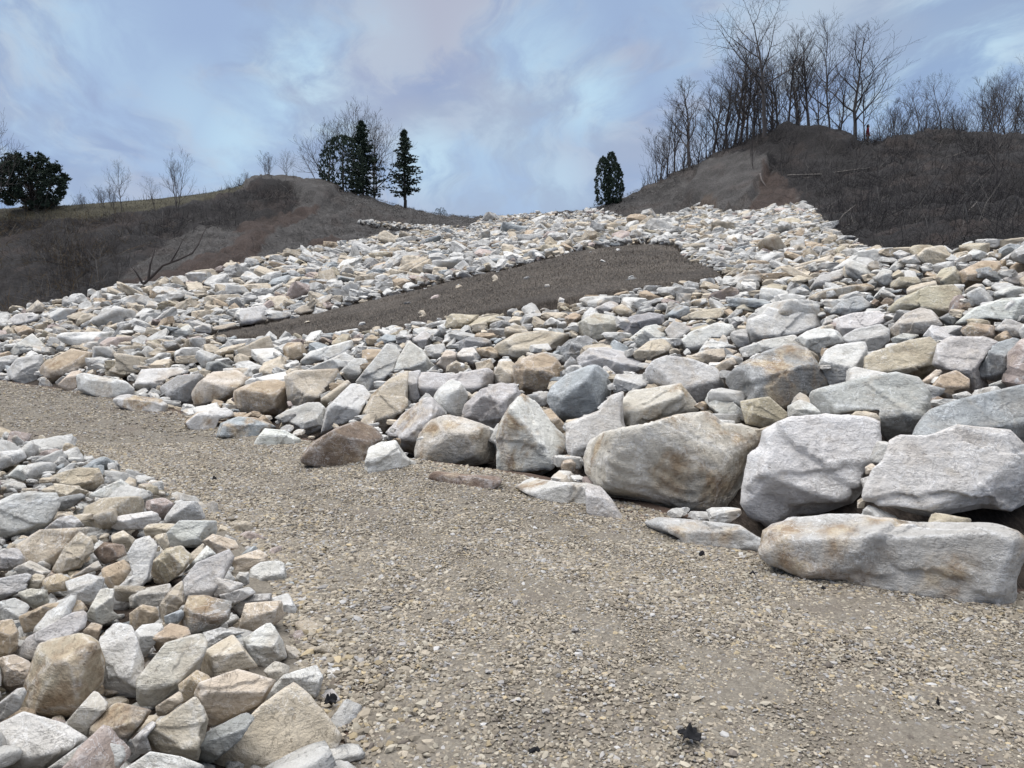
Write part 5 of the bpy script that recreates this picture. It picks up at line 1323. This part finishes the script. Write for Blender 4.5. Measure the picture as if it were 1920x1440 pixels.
# ------------------------------------------------------------------ the person in red on the ridge
def build_person():
    d = 52.0; top = unp(1627, 254, d); x, y = top[0], top[1]; zg = float(zsurf(x, y)); t_h = min(1.75, max(1.55, top[2] - zg))
    bm = bmesh.new(); sk = bm.verts.layers.skin.verify()
    k = t_h / 1.75
    J = {'pelvis': (0, 0, .95, .155), 'waist': (0, .01, 1.10, .14), 'chest': (0, .01, 1.33, .165), 'neck': (0, -.01, 1.50, .065), 'jaw': (0, -.03, 1.58, .085), 'head': (0, -.015, 1.66, .10), 'crown': (0, 0, 1.73, .06), 'nose': (0, -.115, 1.635, .018),
         'sl': (.17, .01, 1.42, .075), 'el': (.25, .02, 1.15, .058), 'wl': (.22, -.14, .97, .042), 'hl': (.20, -.20, .91, .038), 'sr': (-.17, .01, 1.42, .075), 'er': (-.25, .02, 1.15, .058), 'wr': (-.22, -.12, .96, .042), 'hr': (-.20, -.18, .90, .038),
         'kl': (.10, -.03, .50, .085), 'al': (.11, .02, .09, .055), 'tl': (.12, -.14, .035, .04), 'kr': (-.10, .0, .50, .085), 'ar': (-.11, .06, .09, .055), 'tr': (-.12, -.10, .035, .04), 'hpl': (.09, 0, .88, .11), 'hpr': (-.09, 0, .88, .11)}
    B = {n: bm.verts.new((v[0] * k, v[1] * k, v[2] * k)) for n, v in J.items()}
    for n, v in J.items(): B[n][sk].radius = (v[3] * k, v[3] * k)
    for a, b in (('pelvis', 'waist'), ('waist', 'chest'), ('chest', 'neck'), ('neck', 'jaw'), ('jaw', 'head'), ('head', 'crown'), ('head', 'nose'), ('chest', 'sl'), ('sl', 'el'), ('el', 'wl'), ('wl', 'hl'), ('chest', 'sr'), ('sr', 'er'), ('er', 'wr'), ('wr', 'hr'), ('pelvis', 'hpl'), ('hpl', 'kl'), ('kl', 'al'), ('al', 'tl'), ('pelvis', 'hpr'), ('hpr', 'kr'), ('kr', 'ar'), ('ar', 'tr')): bm.edges.new((B[a], B[b]))
    B['pelvis'][sk].use_root = True
    me = bpy.data.meshes.new('person'); bm.to_mesh(me); bm.free(); tmp = bpy.data.objects.new('person_tmp', me); COL.objects.link(tmp)
    tmp.modifiers.new('skin', 'SKIN'); s = tmp.modifiers.new('sub', 'SUBSURF'); s.levels = s.render_levels = 2
    ev = tmp.evaluated_get(bpy.context.evaluated_depsgraph_get()); m2 = bpy.data.meshes.new_from_object(ev); bpy.data.objects.remove(tmp)
    V = np.array([v.co[:] for v in m2.vertices]); col = np.tile(np.array([.12, .012, .018, 1]), (len(V), 1)); zz = V[:, 2] / k
    col[zz > 1.50] = (.30, .19, .14, 1); col[(zz < .9) & (np.abs(V[:, 0]) < .19 * k)] = (.015, .015, .02, 1); col[(zz < .97) & (np.abs(V[:, 0]) > .17 * k)] = (.30, .19, .14, 1)
    a = m2.attributes.new('tint', 'FLOAT_COLOR', 'POINT'); a.data.foreach_set('color', col.astype(np.float32).ravel()); m2.materials.append(M_CLOTH)
    for p in m2.polygons: p.use_smooth = True
    o = bpy.data.objects.new('person', m2); COL.objects.link(o); o.location = (x, y, zg); o.rotation_euler = (0, 0, rad(65))
    tag(o, 'person in a dark red jacket standing behind the right ridge', 'person')
    D, F = ICO[4]; H = D * np.array([.112, .118, .125]) * k; keep = H[F].mean(1)[:, 1] > -.035 * k; keep |= H[F].mean(1)[:, 2] > .07 * k
    P = H + np.array([0, .0, 1.665 * k]); P[:, 2] -= np.clip(-(H[:, 2] + .02), 0, 1) * .9 * (H[:, 1] > 0); P *= 1 + .02 * vnoise(P * 40, 2)[:, None] * .3
    mesh('hair', P, F[keep], M_CLOTH, (.012, .010, .009, 1), parent=o)
build_person()
